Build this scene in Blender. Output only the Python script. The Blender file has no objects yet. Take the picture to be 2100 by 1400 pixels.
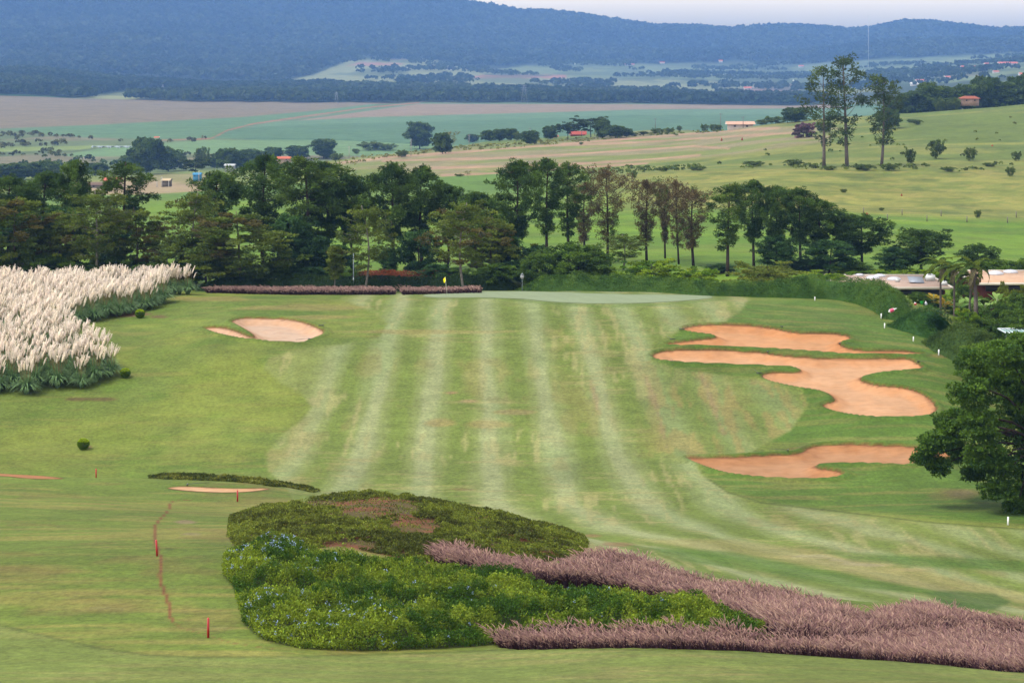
import bpy, math, random
import numpy as np
from mathutils import Vector, Matrix
from mathutils.geometry import delaunay_2d_cdt
S = bpy.context.scene
COL = S.collection
# ------------------------------------------------------------------ camera, sky, sun, exposure
F = 4083.0; CX = 1050.0; HY = 100.0          # focal length / centre / eye level, in pixels of a 2100 wide picture
cam = bpy.data.cameras.new('camera'); camo = bpy.data.objects.new('camera', cam); COL.objects.link(camo)
cam.sensor_width = 36.0; cam.lens = 36.0 * F / 2100.0
cam.shift_y = -(700.0 - HY) / 2100.0
cam.clip_start = 0.5; cam.clip_end = 40000
camo.location = (0, 0, 0); camo.rotation_euler = (math.radians(90), 0, 0)
S.camera = camo
SUN_EL, SUN_AZ = 60.0, -112.0                  # elevation, azimuth from +Y (view direction) towards +X
w = bpy.data.worlds.new('World'); S.world = w; w.use_nodes = True
nt = w.node_tree; bg = nt.nodes['Background']
sky = nt.nodes.new('ShaderNodeTexSky'); sky.sky_type = 'NISHITA'; sky.sun_disc = False
sky.sun_elevation = math.radians(SUN_EL); sky.sun_rotation = math.radians(SUN_AZ)
sky.air_density = 1.0; sky.dust_density = 3.0; sky.ozone_density = 1.0
hs = nt.nodes.new('ShaderNodeHueSaturation'); hs.inputs['Saturation'].default_value = 0.04
nt.links.new(sky.outputs[0], hs.inputs['Color'])
# thin grey cloud deck: soft noise over the sky
tc = nt.nodes.new('ShaderNodeTexCoord'); mp = nt.nodes.new('ShaderNodeMapping'); mp.inputs['Scale'].default_value = (1, 1, 5)
nz = nt.nodes.new('ShaderNodeTexNoise'); nz.inputs['Scale'].default_value = 2.2; nz.inputs['Detail'].default_value = 5
nt.links.new(tc.outputs['Generated'], mp.inputs[0]); nt.links.new(mp.outputs[0], nz.inputs['Vector'])
mr = nt.nodes.new('ShaderNodeMapRange'); mr.inputs[3].default_value = 0.86; mr.inputs[4].default_value = 1.12
nt.links.new(nz.outputs['Fac'], mr.inputs[0])
mm = nt.nodes.new('ShaderNodeVectorMath'); mm.operation = 'SCALE'
nt.links.new(hs.outputs[0], mm.inputs[0]); nt.links.new(mr.outputs[0], mm.inputs['Scale'])
sx = nt.nodes.new('ShaderNodeSeparateXYZ'); nt.links.new(tc.outputs['Generated'], sx.inputs[0])
cr = nt.nodes.new('ShaderNodeValToRGB'); e_ = cr.color_ramp.elements     # brighter low cloud deck, greyer right at the horizon
e_[0].position = 0.0; e_[0].color = (.88, .73, .46, 1); e_[1].position = 1.0; e_[1].color = (.5, .5, .5, 1)
for p_, c_ in ((0.012, (1.06, .88, .54)), (0.026, (1.45, 1.16, .68)), (0.12, (.76, .73, .70)), (0.4, (.5, .5, .5))):
    q_ = cr.color_ramp.elements.new(p_); q_.color = (*c_, 1)
nt.links.new(sx.outputs['Z'], cr.inputs[0])
m2 = nt.nodes.new('ShaderNodeVectorMath'); m2.operation = 'MULTIPLY'; nt.links.new(mm.outputs[0], m2.inputs[0]); nt.links.new(cr.outputs[0], m2.inputs[1])
m3 = nt.nodes.new('ShaderNodeVectorMath'); m3.operation = 'SCALE'; m3.inputs['Scale'].default_value = 2.0; nt.links.new(m2.outputs[0], m3.inputs[0])
nt.links.new(m3.outputs[0], bg.inputs['Color']); bg.inputs['Strength'].default_value = 0.15
sl = bpy.data.lights.new('sun', 'SUN'); so = bpy.data.objects.new('sun', sl); COL.objects.link(so)
sl.energy = 1.25; sl.angle = math.radians(10); sl.color = (1.0, 0.96, 0.9)
ez, az = math.radians(SUN_EL), math.radians(SUN_AZ)
dv = Vector((math.sin(az) * math.cos(ez), math.cos(az) * math.cos(ez), math.sin(ez)))
so.rotation_euler = (-dv).to_track_quat('-Z', 'Y').to_euler()
S.view_settings.view_transform = 'Standard'; S.view_settings.look = 'None'
S.view_settings.exposure = 1.28; S.view_settings.gamma = 1.0
S.cycles.max_bounces = 6; S.cycles.diffuse_bounces = 3; S.cycles.volume_bounces = 1
S.cycles.transparent_max_bounces = 8; S.cycles.caustics_reflective = False; S.cycles.caustics_refractive = False

# ------------------------------------------------------------------ helpers
K = 3.0
def lin(c):
    c = np.asarray(c, float) / 255.0
    return np.where(c <= 0.04045, c / 12.92, ((c + 0.055) / 1.055) ** 2.4)
def C(r, g, b, k=K): return lin((r, g, b)) / k
rs = np.random.RandomState
def hash2(ix, iy, seed):
    h = (ix.astype(np.int64) * 374761393 + iy.astype(np.int64) * 668265263 + seed * 1442695041) & 0xffffffff
    h = ((h ^ (h >> 13)) * 1274126177) & 0xffffffff
    return ((h ^ (h >> 16)) & 0xffff) / 65535.0
def vn(x, y, seed=0):
    x = np.asarray(x, float); y = np.asarray(y, float)
    ix = np.floor(x); iy = np.floor(y); fx = x - ix; fy = y - iy
    fx = fx * fx * (3 - 2 * fx); fy = fy * fy * (3 - 2 * fy)
    ix = ix.astype(np.int64); iy = iy.astype(np.int64)
    a = hash2(ix, iy, seed); b = hash2(ix + 1, iy, seed); c = hash2(ix, iy + 1, seed); d = hash2(ix + 1, iy + 1, seed)
    return (a + (b - a) * fx) * (1 - fy) + (c + (d - c) * fx) * fy
def fbm(x, y, o=4, seed=0):
    t = 0; a = 0.5; n = 0
    for k in range(o):
        t = t + a * vn(x, y, seed + k * 17); n += a; a *= 0.5; x = np.asarray(x) * 2.03 + 5.1; y = np.asarray(y) * 2.03 + 9.7
    return t / n
def ss(e0, e1, x):
    t = np.clip((np.asarray(x, float) - e0) / (e1 - e0), 0, 1); return t * t * (3 - 2 * t)
def psdf(X, Y, poly, reach=1e9):
    """signed distance to a polygon, positive inside"""
    P = np.asarray(poly, float); X = np.asarray(X, float); Y = np.asarray(Y, float)
    out = np.full(X.shape, -1e6)
    m = (X > P[:, 0].min() - reach) & (X < P[:, 0].max() + reach) & (Y > P[:, 1].min() - reach) & (Y < P[:, 1].max() + reach)
    x = X[m]; y = Y[m]
    if x.size == 0: return out
    d2 = np.full(x.shape, 1e18); ins = np.zeros(x.shape, bool)
    n = len(P)
    for i in range(n):
        ax, ay = P[i]; bx, by = P[(i + 1) % n]
        ex, ey = bx - ax, by - ay; L = ex * ex + ey * ey + 1e-12
        t = np.clip(((x - ax) * ex + (y - ay) * ey) / L, 0, 1)
        q = (x - ax - t * ex) ** 2 + (y - ay - t * ey) ** 2
        d2 = np.minimum(d2, q)
        c = ((ay > y) != (by > y)) & (x < (bx - ax) * (y - ay) / (by - ay + 1e-18) + ax)
        ins ^= c
    out[m] = np.where(ins, 1, -1) * np.sqrt(d2)
    return out
def smooth_poly(P, n=4, closed=True):
    P = np.asarray(P, float); N = len(P); out = []
    for i in range(N if closed else N - 1):
        g = lambda k: P[k % N] if closed else P[min(max(k, 0), N - 1)]
        p0, p1, p2, p3 = g(i - 1), g(i), g(i + 1), g(i + 2)
        for k in range(n):
            t = k / n
            out.append(0.5 * ((2 * p1) + (-p0 + p2) * t + (2 * p0 - 5 * p1 + 4 * p2 - p3) * t * t + (-p0 + 3 * p1 - 3 * p2 + p3) * t ** 3))
    if not closed: out.append(P[-1])
    return np.array(out)
def pchip(x, y, xq):
    """monotone cubic; y may be (n, m)"""
    x = np.asarray(x, float); y = np.asarray(y, float); xq = np.asarray(xq, float)
    one = y.ndim == 1
    if one: y = y[:, None]
    h = np.diff(x)[:, None]; dl = np.diff(y, axis=0) / h
    m = np.zeros_like(y)
    w1 = 2 * h[1:] + h[:-1]; w2 = h[1:] + 2 * h[:-1]
    same = dl[:-1] * dl[1:] > 0
    den = w1 / np.where(dl[:-1] == 0, 1e-30, dl[:-1]) + w2 / np.where(dl[1:] == 0, 1e-30, dl[1:])
    m[1:-1] = np.where(same, (w1 + w2) / np.where(den == 0, 1e-30, den), 0)
    m[0] = dl[0]; m[-1] = dl[-1]
    i = np.clip(np.searchsorted(x, xq) - 1, 0, len(x) - 2)
    hh = h[i]; t = ((xq - x[i])[:, None]) / hh
    r = (2 * t ** 3 - 3 * t ** 2 + 1) * y[i] + (t ** 3 - 2 * t ** 2 + t) * hh * m[i] + (-2 * t ** 3 + 3 * t ** 2) * y[i + 1] + (t ** 3 - t ** 2) * hh * m[i + 1]
    return r[:, 0] if one else r

def mesh(name, V, Fc, mat=None, col=None, smooth=False):
    """V (n,3), Fc (m,k) or list of such arrays"""
    V = np.asarray(V, np.float32).reshape(-1, 3)
    FL = Fc if isinstance(Fc, list) else [Fc]
    FL = [np.asarray(f, np.int32) for f in FL if len(f)]
    me = bpy.data.meshes.new(name)
    me.vertices.add(len(V)); me.vertices.foreach_set('co', V.ravel())
    tot = np.concatenate([np.full(len(f), f.shape[1], np.int32) for f in FL])
    idx = np.concatenate([f.ravel() for f in FL])
    me.loops.add(len(idx)); me.loops.foreach_set('vertex_index', idx)
    me.polygons.add(len(tot))
    st = np.concatenate([[0], np.cumsum(tot)[:-1]]).astype(np.int32)
    me.polygons.foreach_set('loop_start', st); me.polygons.foreach_set('loop_total', tot)
    if smooth: me.polygons.foreach_set('use_smooth', np.ones(len(tot), bool))
    if col is not None:
        a = me.color_attributes.new('Col', 'FLOAT_COLOR', 'POINT')
        c = np.ones((len(V), 4), np.float32); c[:, :3] = col
        a.data.foreach_set('color', c.ravel())
    me.update(calc_edges=True); me.validate()
    if mat: me.materials.append(mat)
    return me
def link(name, me, parent=None, loc=None, rot=None, sc=None):
    o = bpy.data.objects.new(name, me); COL.objects.link(o)
    if parent: o.parent = parent
    if loc is not None: o.location = loc
    if rot is not None: o.rotation_euler = rot
    if sc is not None: o.scale = sc
    return o
def tag(o, label=None, cat=None, group=None, kind=None):
    if label: o['label'] = label
    if cat: o['category'] = cat
    if group: o['group'] = group
    if kind: o['kind'] = kind
    return o

class Geo:
    """collects vertices, quads/tris and vertex colours"""
    def __init__(s): s.V = []; s.F = {3: [], 4: []}; s.C = []; s.n = 0
    def add(s, V, Fc, c):
        V = np.asarray(V, float).reshape(-1, 3); Fc = np.asarray(Fc, int)
        s.V.append(V); s.F[Fc.shape[1]].append(Fc + s.n)
        c = np.asarray(c, float)
        s.C.append(np.broadcast_to(c, (len(V), 3)) if c.ndim == 1 else c); s.n += len(V)
    def mesh(s, name, mat, smooth=False):
        return mesh(name, np.concatenate(s.V), [np.concatenate(f) for f in s.F.values() if f], mat, np.concatenate(s.C), smooth)
    def tube(s, P, R, c, sides=6, cap=True):
        P = np.asarray(P, float); R = np.broadcast_to(np.asarray(R, float), (len(P),))
        T = np.gradient(P, axis=0); T /= np.linalg.norm(T, axis=1)[:, None] + 1e-9
        ref = np.array([1.0, 0, 0]) if abs(T[0][0]) < 0.8 else np.array([0, 1.0, 0])
        A = np.cross(T, ref); A /= np.linalg.norm(A, axis=1)[:, None] + 1e-9; B = np.cross(T, A)
        th = np.arange(sides) * 2 * math.pi / sides
        V = P[:, None] + R[:, None, None] * (A[:, None] * np.cos(th)[None, :, None] + B[:, None] * np.sin(th)[None, :, None])
        n = len(P); i = np.arange(n - 1)[:, None] * sides; j = np.arange(sides)[None]; j2 = (j + 1) % sides
        q = np.stack([i + j, i + j2, i + sides + j2, i + sides + j], -1).reshape(-1, 4)
        s.add(V, q, c)
        if cap:
            base = s.n - n * sides
            s.V.append(np.array([P[-1], P[0]])); s.C.append(np.broadcast_to(np.asarray(c, float), (2, 3)) if np.ndim(c) == 1 else c[-2:])
            k = np.arange(sides); k2 = (k + 1) % sides
            s.F[3].append(np.stack([base + (n - 1) * sides + k, base + (n - 1) * sides + k2, np.full(sides, s.n)], -1))
            s.F[3].append(np.stack([base + k2, base + k, np.full(sides, s.n + 1)], -1)); s.n += 2
    def leaves(s, P, D, L, W, c, r, cup=0.0):
        """diamond leaves: P base, D unit axis, L length, W width, c colours (n,3)"""
        n = len(P); D = D / (np.linalg.norm(D, axis=1)[:, None] + 1e-9)
        rv = r.normal(size=(n, 3)); N = np.cross(D, rv); N /= np.linalg.norm(N, axis=1)[:, None] + 1e-9
        L = np.broadcast_to(np.asarray(L, float), (n,))[:, None]; W = np.broadcast_to(np.asarray(W, float), (n,))[:, None]
        M = P + D * L * 0.5
        V = np.stack([P, M + N * W * 0.5, P + D * L, M - N * W * 0.5], 1)
        q = np.arange(n * 4).reshape(n, 4)
        s.add(V, q, np.repeat(c, 4, axis=0) if np.ndim(c) == 2 else c)
    def box(s, cx, cy, cz, sx, sy, sz, c, M=None):
        v = np.array([[x, y, z] for z in (-.5, .5) for y in (-.5, .5) for x in (-.5, .5)]) * [sx, sy, sz]
        if M is not None: v = v @ np.asarray(M).T
        s.add(v + [cx, cy, cz], [[0, 2, 3, 1], [4, 5, 7, 6], [0, 1, 5, 4], [2, 6, 7, 3], [0, 4, 6, 2], [1, 3, 7, 5]], c)

def nodes(m):
    m.use_nodes = True; return m.node_tree, m.node_tree.nodes['Principled BSDF']
def vmat(name, rough=0.7, spec=0.2, trans=0.0, var=0.0, vs=1.0, bump=0.0, bs=8.0, metal=0.0, gain=1.0):
    """material whose base colour is the vertex attribute Col, with optional noise variation"""
    m = bpy.data.materials.new(name); t, p = nodes(m); N = t.nodes; Lk = t.links
    a = N.new('ShaderNodeAttribute'); a.attribute_name = 'Col'; out = a.outputs['Color']
    if var:
        tc = N.new('ShaderNodeTexCoord'); n = N.new('ShaderNodeTexNoise'); n.inputs['Scale'].default_value = vs; n.inputs['Detail'].default_value = 4
        Lk.new(tc.outputs['Object'], n.inputs['Vector'])
        r = N.new('ShaderNodeMapRange'); r.inputs[1].default_value = 0.25; r.inputs[2].default_value = 0.75; r.inputs[3].default_value = 1 - var; r.inputs[4].default_value = 1 + var
        Lk.new(n.outputs['Fac'], r.inputs[0])
        v = N.new('ShaderNodeVectorMath'); v.operation = 'SCALE'; Lk.new(out, v.inputs[0]); Lk.new(r.outputs[0], v.inputs['Scale']); out = v.outputs[0]
    if gain != 1.0:
        v = N.new('ShaderNodeVectorMath'); v.operation = 'MULTIPLY'; v.inputs[1].default_value = (gain, gain, gain) if np.isscalar(gain) else gain; Lk.new(out, v.inputs[0]); out = v.outputs[0]
    Lk.new(out, p.inputs['Base Color']); p.inputs['Roughness'].default_value = rough; p.inputs['Specular IOR Level'].default_value = spec
    p.inputs['Metallic'].default_value = metal
    if bump:
        tc = N.new('ShaderNodeTexCoord'); n = N.new('ShaderNodeTexNoise'); n.inputs['Scale'].default_value = bs; n.inputs['Detail'].default_value = 4
        Lk.new(tc.outputs['Object'], n.inputs['Vector']); b = N.new('ShaderNodeBump'); b.inputs['Distance'].default_value = bump
        Lk.new(n.outputs['Fac'], b.inputs['Height']); Lk.new(b.outputs[0], p.inputs['Normal'])
    if trans:
        tr = N.new('ShaderNodeBsdfTranslucent'); Lk.new(out, tr.inputs['Color']); mx = N.new('ShaderNodeMixShader'); mx.inputs[0].default_value = trans
        Lk.new(p.outputs[0], mx.inputs[1]); Lk.new(tr.outputs[0], mx.inputs[2]); Lk.new(mx.outputs[0], N['Material Output'].inputs['Surface'])
    return m
M_leaf = vmat('leaf', 0.65, 0.15, 0.38, gain=(1.85, 1.9, 1.2))
M_bark = vmat('bark', 0.9, 0.1, 0, 0.35, 3.0, 0.03, 9)
M_paint = vmat('painted', 0.45, 0.4, 0, 0.08, 6)
M_matte = vmat('matte', 0.85, 0.15, 0, 0.15, 1.5)
M_plume = vmat('plume', 0.9, 0.05, 0.45, gain=1.9)
# ------------------------------------------------------------------ terrain: heights along twelve lines of sight, joined smoothly
TB = {
 -700: [(40,1560),(68,1400),(80,1315),(100,1150),(120,1060),(150,990),(165,955),(180,900),(195,830),(212,735),(235,650),(250,615),(262,602),(285,578),(320,545),(370,500),(430,462),(500,430),(600,405),(750,392),(900,378),(1100,362),(1350,335),(1800,272),(2400,225),(3000,190),(3600,160),(4200,135),(4600,140),(5200,110),(6000,55),(7000,-50),(8000,-180),(10000,-150)],
 0: [(40,1560),(68,1400),(80,1310),(100,1145),(120,1070),(150,1005),(163,972),(168,974),(180,915),(195,812),(212,712),(235,640),(250,612),(262,598),(285,572),(320,540),(370,500),(430,462),(500,432),(600,408),(750,395),(900,382),(1100,366),(1350,342),(1800,280),(2400,230),(3000,196),(3600,168),(4200,146),(4600,150),(5200,125),(6000,75),(7000,-20),(8000,-110),(10000,-80)],
 250: [(40,1560),(68,1400),(80,1308),(100,1142),(120,1070),(150,1015),(160,982),(168,984),(180,915),(195,815),(212,715),(235,642),(250,608),(262,597),(285,570),(320,538),(370,498),(430,460),(500,428),(600,402),(750,390),(900,380),(1100,366),(1350,342),(1800,280),(2400,232),(3000,205),(3400,196),(4000,172),(4400,165),(5000,140),(6000,75),(7000,-10),(8000,-85),(10000,-60)],
 500: [(40,1560),(68,1400),(80,1310),(100,1140),(120,1072),(145,1035),(158,988),(164,1000),(172,960),(180,912),(195,815),(210,715),(225,655),(240,618),(256,603),(265,598),(285,570),(320,535),(370,492),(430,450),(500,415),(600,395),(750,380),(900,366),(1100,350),(1350,336),(1800,277),(2400,235),(3000,210),(3600,195),(4200,182),(4600,170),(5200,150),(6000,100),(7000,20),(8000,-50),(10000,-40)],
 750: [(40,1560),(68,1400),(78,1338),(90,1240),(100,1160),(114,1080),(128,1035),(140,1013),(150,1030),(160,1022),(165,1000),(175,945),(187,868),(198,797),(212,708),(226,652),(240,618),(254,603),(265,598),(285,566),(320,532),(370,490),(430,448),(500,412),(600,385),(700,372),(850,352),(980,330),(1040,324),(1100,330),(1300,345),(1450,322),(1800,280),(2400,235),(3000,211),(3400,203),(4000,182),(4600,165),(5400,130),(6200,95),(7000,45),(8000,-18),(10000,-10)],
 1000: [(40,1560),(68,1400),(78,1335),(90,1250),(100,1180),(112,1112),(124,1068),(134,1050),(142,1062),(150,1068),(158,1040),(168,985),(178,930),(188,865),(200,785),(214,700),(226,640),(232,621),(245,602),(252,597),(258,600),(265,602),(285,566),(320,532),(370,490),(430,446),(500,412),(600,388),(700,362),(800,345),(950,318),(1100,298),(1230,288),(1290,296),(1450,322),(1800,280),(2400,235),(3000,211),(3500,200),(4200,180),(4800,160),(5600,138),(6300,110),(7000,65),(8000,12),(10000,20)],
 1200: [(40,1560),(68,1398),(78,1328),(88,1270),(100,1212),(110,1150),(118,1115),(124,1103),(132,1112),(142,1098),(152,1062),(164,1012),(176,945),(188,868),(200,790),(214,702),(226,642),(231,622),(244,603),(252,597),(258,600),(265,602),(285,566),(320,532),(370,488),(430,444),(500,408),(600,375),(700,352),(800,335),(950,308),(1100,288),(1210,277),(1270,286),(1450,322),(1800,280),(2400,236),(3000,212),(3500,202),(4200,184),(5000,160),(5700,140),(6400,115),(7200,75),(8000,40),(10000,50)],
 1400: [(40,1560),(68,1395),(78,1322),(86,1280),(95,1243),(105,1200),(115,1160),(125,1138),(135,1112),(147,1078),(160,1035),(175,952),(187,872),(200,790),(214,702),(226,645),(233,622),(245,606),(255,602),(270,590),(290,563),(320,532),(370,488),(430,440),(500,402),(560,375),(620,352),(680,345),(800,320),(950,295),(1100,275),(1180,268),(1250,280),(1450,322),(1800,280),(2400,238),(3000,214),(3500,205),(4200,188),(5000,162),(5800,144),(6500,122),(7200,88),(8000,60),(10000,60)],
 1600: [(40,1560),(68,1395),(76,1345),(84,1298),(95,1263),(105,1230),(115,1195),(125,1165),(135,1135),(147,1092),(160,1042),(175,955),(187,876),(200,790),(214,705),(225,655),(235,628),(245,613),(256,606),(270,592),(290,560),(320,532),(370,488),(430,438),(500,398),(560,365),(600,350),(640,343),(720,320),(820,292),(920,268),(1020,252),(1100,262),(1300,330),(1500,315),(1800,282),(2400,240),(3000,217),(3500,208),(4200,190),(5000,165),(5800,148),(6500,125),(7200,90),(8000,64),(10000,64)],
 1850: [(40,1560),(68,1398),(78,1348),(88,1312),(98,1272),(108,1242),(120,1200),(132,1155),(142,1108),(152,1062),(164,1020),(176,940),(188,862),(200,782),(213,716),(224,678),(235,650),(248,624),(262,606),(285,580),(320,540),(360,500),(400,470),(450,437),(500,408),(560,372),(600,350),(640,338),(720,308),(820,275),(920,248),(1000,236),(1080,242),(1300,262),(1600,262),(2000,245),(2600,222),(3000,205),(3500,190),(4000,170),(4500,152),(5200,138),(6000,120),(7000,80),(8000,53),(10000,60)],
 2100: [(40,1560),(68,1405),(78,1368),(90,1328),(100,1290),(110,1266),(120,1236),(135,1165),(150,1082),(165,1010),(180,930),(195,850),(205,800),(215,755),(230,705),(245,672),(265,640),(290,598),(320,556),(360,515),(400,480),(450,440),(500,410),(560,372),(600,352),(640,335),(720,303),(820,262),(920,228),(980,217),(1050,224),(1300,235),(1600,235),(2000,215),(2600,182),(3000,165),(3500,148),(4000,138),(5000,125),(6000,110),(7000,90),(8000,72),(10000,80)],
 2800: [(40,1560),(68,1410),(78,1380),(90,1340),(100,1305),(110,1280),(120,1250),(135,1180),(150,1095),(165,1020),(180,940),(195,860),(205,810),(215,765),(230,715),(245,680),(265,640),(290,595),(320,550),(360,505),(400,468),(450,425),(500,390),(560,350),(600,325),(640,300),(720,260),(820,205),(920,160),(980,150),(1050,155),(1300,170),(1600,180),(2000,180),(2600,165),(3000,150),(3500,138),(4000,130),(5000,120),(6000,108),(7000,98),(8000,92),(10000,95)],
}
SKY = [(-700,-180),(0,-110),(400,-60),(700,-28),(860,-6),(910,0),(980,14),(1050,26),(1130,33),(1200,40),(1280,52),(1350,61),(1430,62),(1500,67),(1570,61),(1650,58),(1700,64),(1750,67),(1810,60),(1860,52),(1910,54),(1950,58),(2010,66),(2050,71),(2100,72),(2300,80),(2800,92)]
rows = [np.arange(45, 300, 0.35)]
dd = 300.0; far = []
while dd < 9600: far.append(dd); dd *= 1.0075
RD = np.concatenate([rows[0], far]); CP = np.arange(-480, 2581, 6.0)
tk = sorted(TB)
ZT = np.stack([pchip([a for a, b in TB[k]], [-(b - HY) * a / F for a, b in TB[k]], RD) for k in tk])        # columns x rows
ZG = pchip(tk, ZT, CP).T                                                                                      # rows x cols
PX, DD = np.meshgrid(CP, RD)
XX = (PX - CX) / F * DD
cur = HY - F * ZG / DD
i8 = np.searchsorted(RD, 8000); skyd = np.interp(CP, [a for a, b in SKY], [b for a, b in SKY]) - cur[i8]
ZG = ZG - (skyd[None] * DD / F) * ss(5800, 7800, DD)
ZG += (fbm(XX / 700, DD / 700, 4, 3) - 0.5) * 130 * ss(5200, 6800, DD) * (1 - 0.85 * ss(7300, 7900, DD)) + (vn(XX/90, DD/90, 5)-.5) * 9 * ss(7000, 7900, DD)
ZG += (fbm(XX / 60, DD / 60, 3, 8) - 0.5) * np.clip((DD - 280) * 0.004, 0, 3.0)
ZG += (fbm(XX / 9, DD / 9, 2, 11) - 0.5) * 0.28 * ss(60, 80, DD) * (1 - ss(400, 600, DD))
ZBASE = ZG.copy()
def zbl(X, Y, Z):
    X = np.asarray(X, float); Y = np.asarray(Y, float)
    p = np.clip((X / Y * F + CX - CP[0]) / 6.0, 0, len(CP) - 1.001); r = np.interp(Y, RD, np.arange(len(RD))); r = np.clip(r, 0, len(RD) - 1.001)
    i = r.astype(int); j = p.astype(int); fr = r - i; fp = p - j
    return (Z[i, j] * (1 - fp) + Z[i, j + 1] * fp) * (1 - fr) + (Z[i + 1, j] * (1 - fp) + Z[i + 1, j + 1] * fp) * fr
def H(X, Y): return zbl(X, Y, ZG)
def dpy(px, py, lo=45, hi=9000):
    """distance at which the ground along column px shows at height py (first visible hit from near)"""
    d = RD[(RD >= lo) & (RD <= hi)]; x = (px - CX) / F * d; y = HY - F * zbl(x, d, ZBASE) / d
    s = np.where((y[:-1] >= py) & (y[1:] < py))[0]
    if len(s) == 0: return float(d[np.argmin(np.abs(y - py))])
    i = s[0]; return float(d[i] + (d[i + 1] - d[i]) * (y[i] - py) / (y[i] - y[i + 1] + 1e-9))
def gp(px, py, lo=45, hi=9000, z=None):
    d = dpy(px, py, lo, hi); x = (px - CX) / F * d
    return np.array([x, d, float(H(x, d))])
def gd(px, d):
    x = (px - CX) / F * d; return np.array([x, d, float(H(x, d))])
def W2(poly, lo=45, hi=9000): return np.array([gp(a, b, lo, hi)[:2] for a, b in poly])
def z1(pts, ox, oy, sx, sy): return [(ox + a / sx, oy + b / sy) for a, b in pts]

# ------------------------------------------------------------------ bunkers and green: outlines on the ground
BA = z1([(263,95),(300,80),(360,72),(440,69),(520,69),(600,72),(690,80),(760,90),(830,105),(900,114),(1000,116),(1100,120),(1150,130),(1168,145),(1140,155),(1105,163),(1115,180),(1160,197),(1230,207),(1330,209),(1450,212),(1530,218),(1562,225),(1520,230),(1420,234),(1300,233),(1150,226),(1000,215),(850,205),(700,195),(550,190),(400,186),(280,183),(182,176),(200,168),(280,158),(360,148),(420,143),(442,133),(430,125),(380,118),(320,110)], 1300, 640, 2.625, 2.625)
BB = z1([(103,238),(120,222),(160,212),(240,205),(340,202),(450,206),(560,210),(680,218),(760,230),(860,240),(1000,248),(1100,248),(1250,249),(1400,249),(1480,256),(1530,280),(1549,298),(1520,308),(1440,316),(1340,325),(1260,340),(1215,358),(1250,380),(1320,395),(1400,402),(1480,415),(1550,440),(1600,475),(1625,515),(1610,545),(1560,558),(1480,565),(1380,567),(1270,563),(1160,550),(1080,532),(1018,508),(1040,490),(1075,482),(1080,465),(1040,435),(980,420),(900,408),(800,388),(730,370),(692,350),(700,335),(760,326),(860,326),(900,318),(880,302),(830,294),(760,292),(640,286),(480,280),(330,274),(210,266),(130,256)], 1300, 640, 2.625, 2.625)
BC = z1([(290,786),(400,783),(520,782),(640,775),(760,770),(860,765),(910,752),(940,735),(990,720),(1080,714),(1200,713),(1350,718),(1500,724),(1600,728),(1740,740),(1800,765),(1760,790),(1700,803),(1600,812),(1450,822),(1300,816),(1150,815),(1040,820),(975,826),(1000,842),(1060,850),(1110,862),(1122,875),(1080,890),(980,900),(860,898),(720,893),(600,882),(480,862),(380,830),(320,803)], 1300, 640, 2.625, 2.625)
BD = z1([(270,398),(300,383),(350,376),(450,378),(560,380),(640,390),(720,412),(780,438),(805,455),(790,475),(740,495),(700,510),(672,521),(600,518),(500,514),(420,503),(360,499),(300,490),(230,475),(160,455),(115,435),(160,431),(230,434),(300,455),(350,475),(395,490),(405,482),(380,460),(330,430),(290,408)], 380, 520, 2.838, 2.84)
BE = z1([(905,316),(960,307),(1050,308),(1150,314),(1250,316),(1340,316),(1450,318),(1380,330),(1280,337),(1150,337),(1020,330)], 0, 880, 2.625, 2.625)
BF = [(-300,965),(-150,967),(0,968),(38,970),(76,974),(128,980),(95,981),(46,979),(0,975),(-150,973),(-300,971)]
GREEN = [(868,606),(890,602),(950,599),(1020,597.5),(1100,598),(1180,600.5),(1260,603),(1340,604),(1420,605),(1458,607),(1452,612),(1400,617),(1330,621),(1250,622.5),(1170,621),(1110,617),(1060,612.5),(1000,610.5),(930,610.5),(880,609.5)]
BUN = []
for P, dep, lo, hi, lab, tint in [
    (BA, .52, 170, 240, 'orange sand bunker, farthest of the three on the right, forked at its left end', (232,174,126)),
    (BB, .55, 170, 240, 'largest sand bunker, middle one on the right, shaped like a bent boot', (238,186,142)),
    (BC, .48, 160, 200, 'duller brown sand bunker nearest on the right, running under the leafy tree', (212,160,118)),
    (BD, .65, 200, 240, 'pale pink sand bunker alone on the left, with a grass tongue', (240,206,178)),
    (BE, .16, 140, 160, 'thin sliver of sand bunker beside a red stake in the near slope', (240,200,160)),
    (BF, .10, 140, 166, 'narrow strip of reddish sand at the left end of the near crest', (205,150,112))]:
    w_ = smooth_poly(W2(P, lo, hi), 3)
    BUN.append((w_, dep, lab, tint))
GRW = smooth_poly(W2(GREEN, 226, 256), 4)
GS = np.full(ZG.shape, -1e6)
bsd = []
for w_, dep, lab, tint in BUN:
    s_ = psdf(XX, DD, w_, 6); bsd.append(s_)
    ZG -= np.where(s_ > -1.2, dep * ss(0.0, 1.5, s_) + 0.05 * ss(-0.25, 0, s_) + 0.14 * ss(0.05, 0.6, s_) - 0.24 * ss(-1.2, -0.3, s_) * (1 - ss(-0.3, 0, s_)) * (dep > .2), 0)
FRONT = [(1010,1324),(1050,1310),(1200,1306),(1400,1306),(1600,1318),(1700,1318),(1850,1300),(2000,1290),(2300,1330),(2300,1440),(2100,1378),(1950,1364),(1800,1352),(1600,1338),(1400,1330),(1200,1328),(1060,1330)]
ZG -= .38 * ss(-.1, .7, psdf(XX, DD, W2(FRONT, 70, 112), 3))
gsd = psdf(XX, DD, GRW, 8)
ZG -= 0.05 * ss(-0.2, 0.3, gsd)
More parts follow.
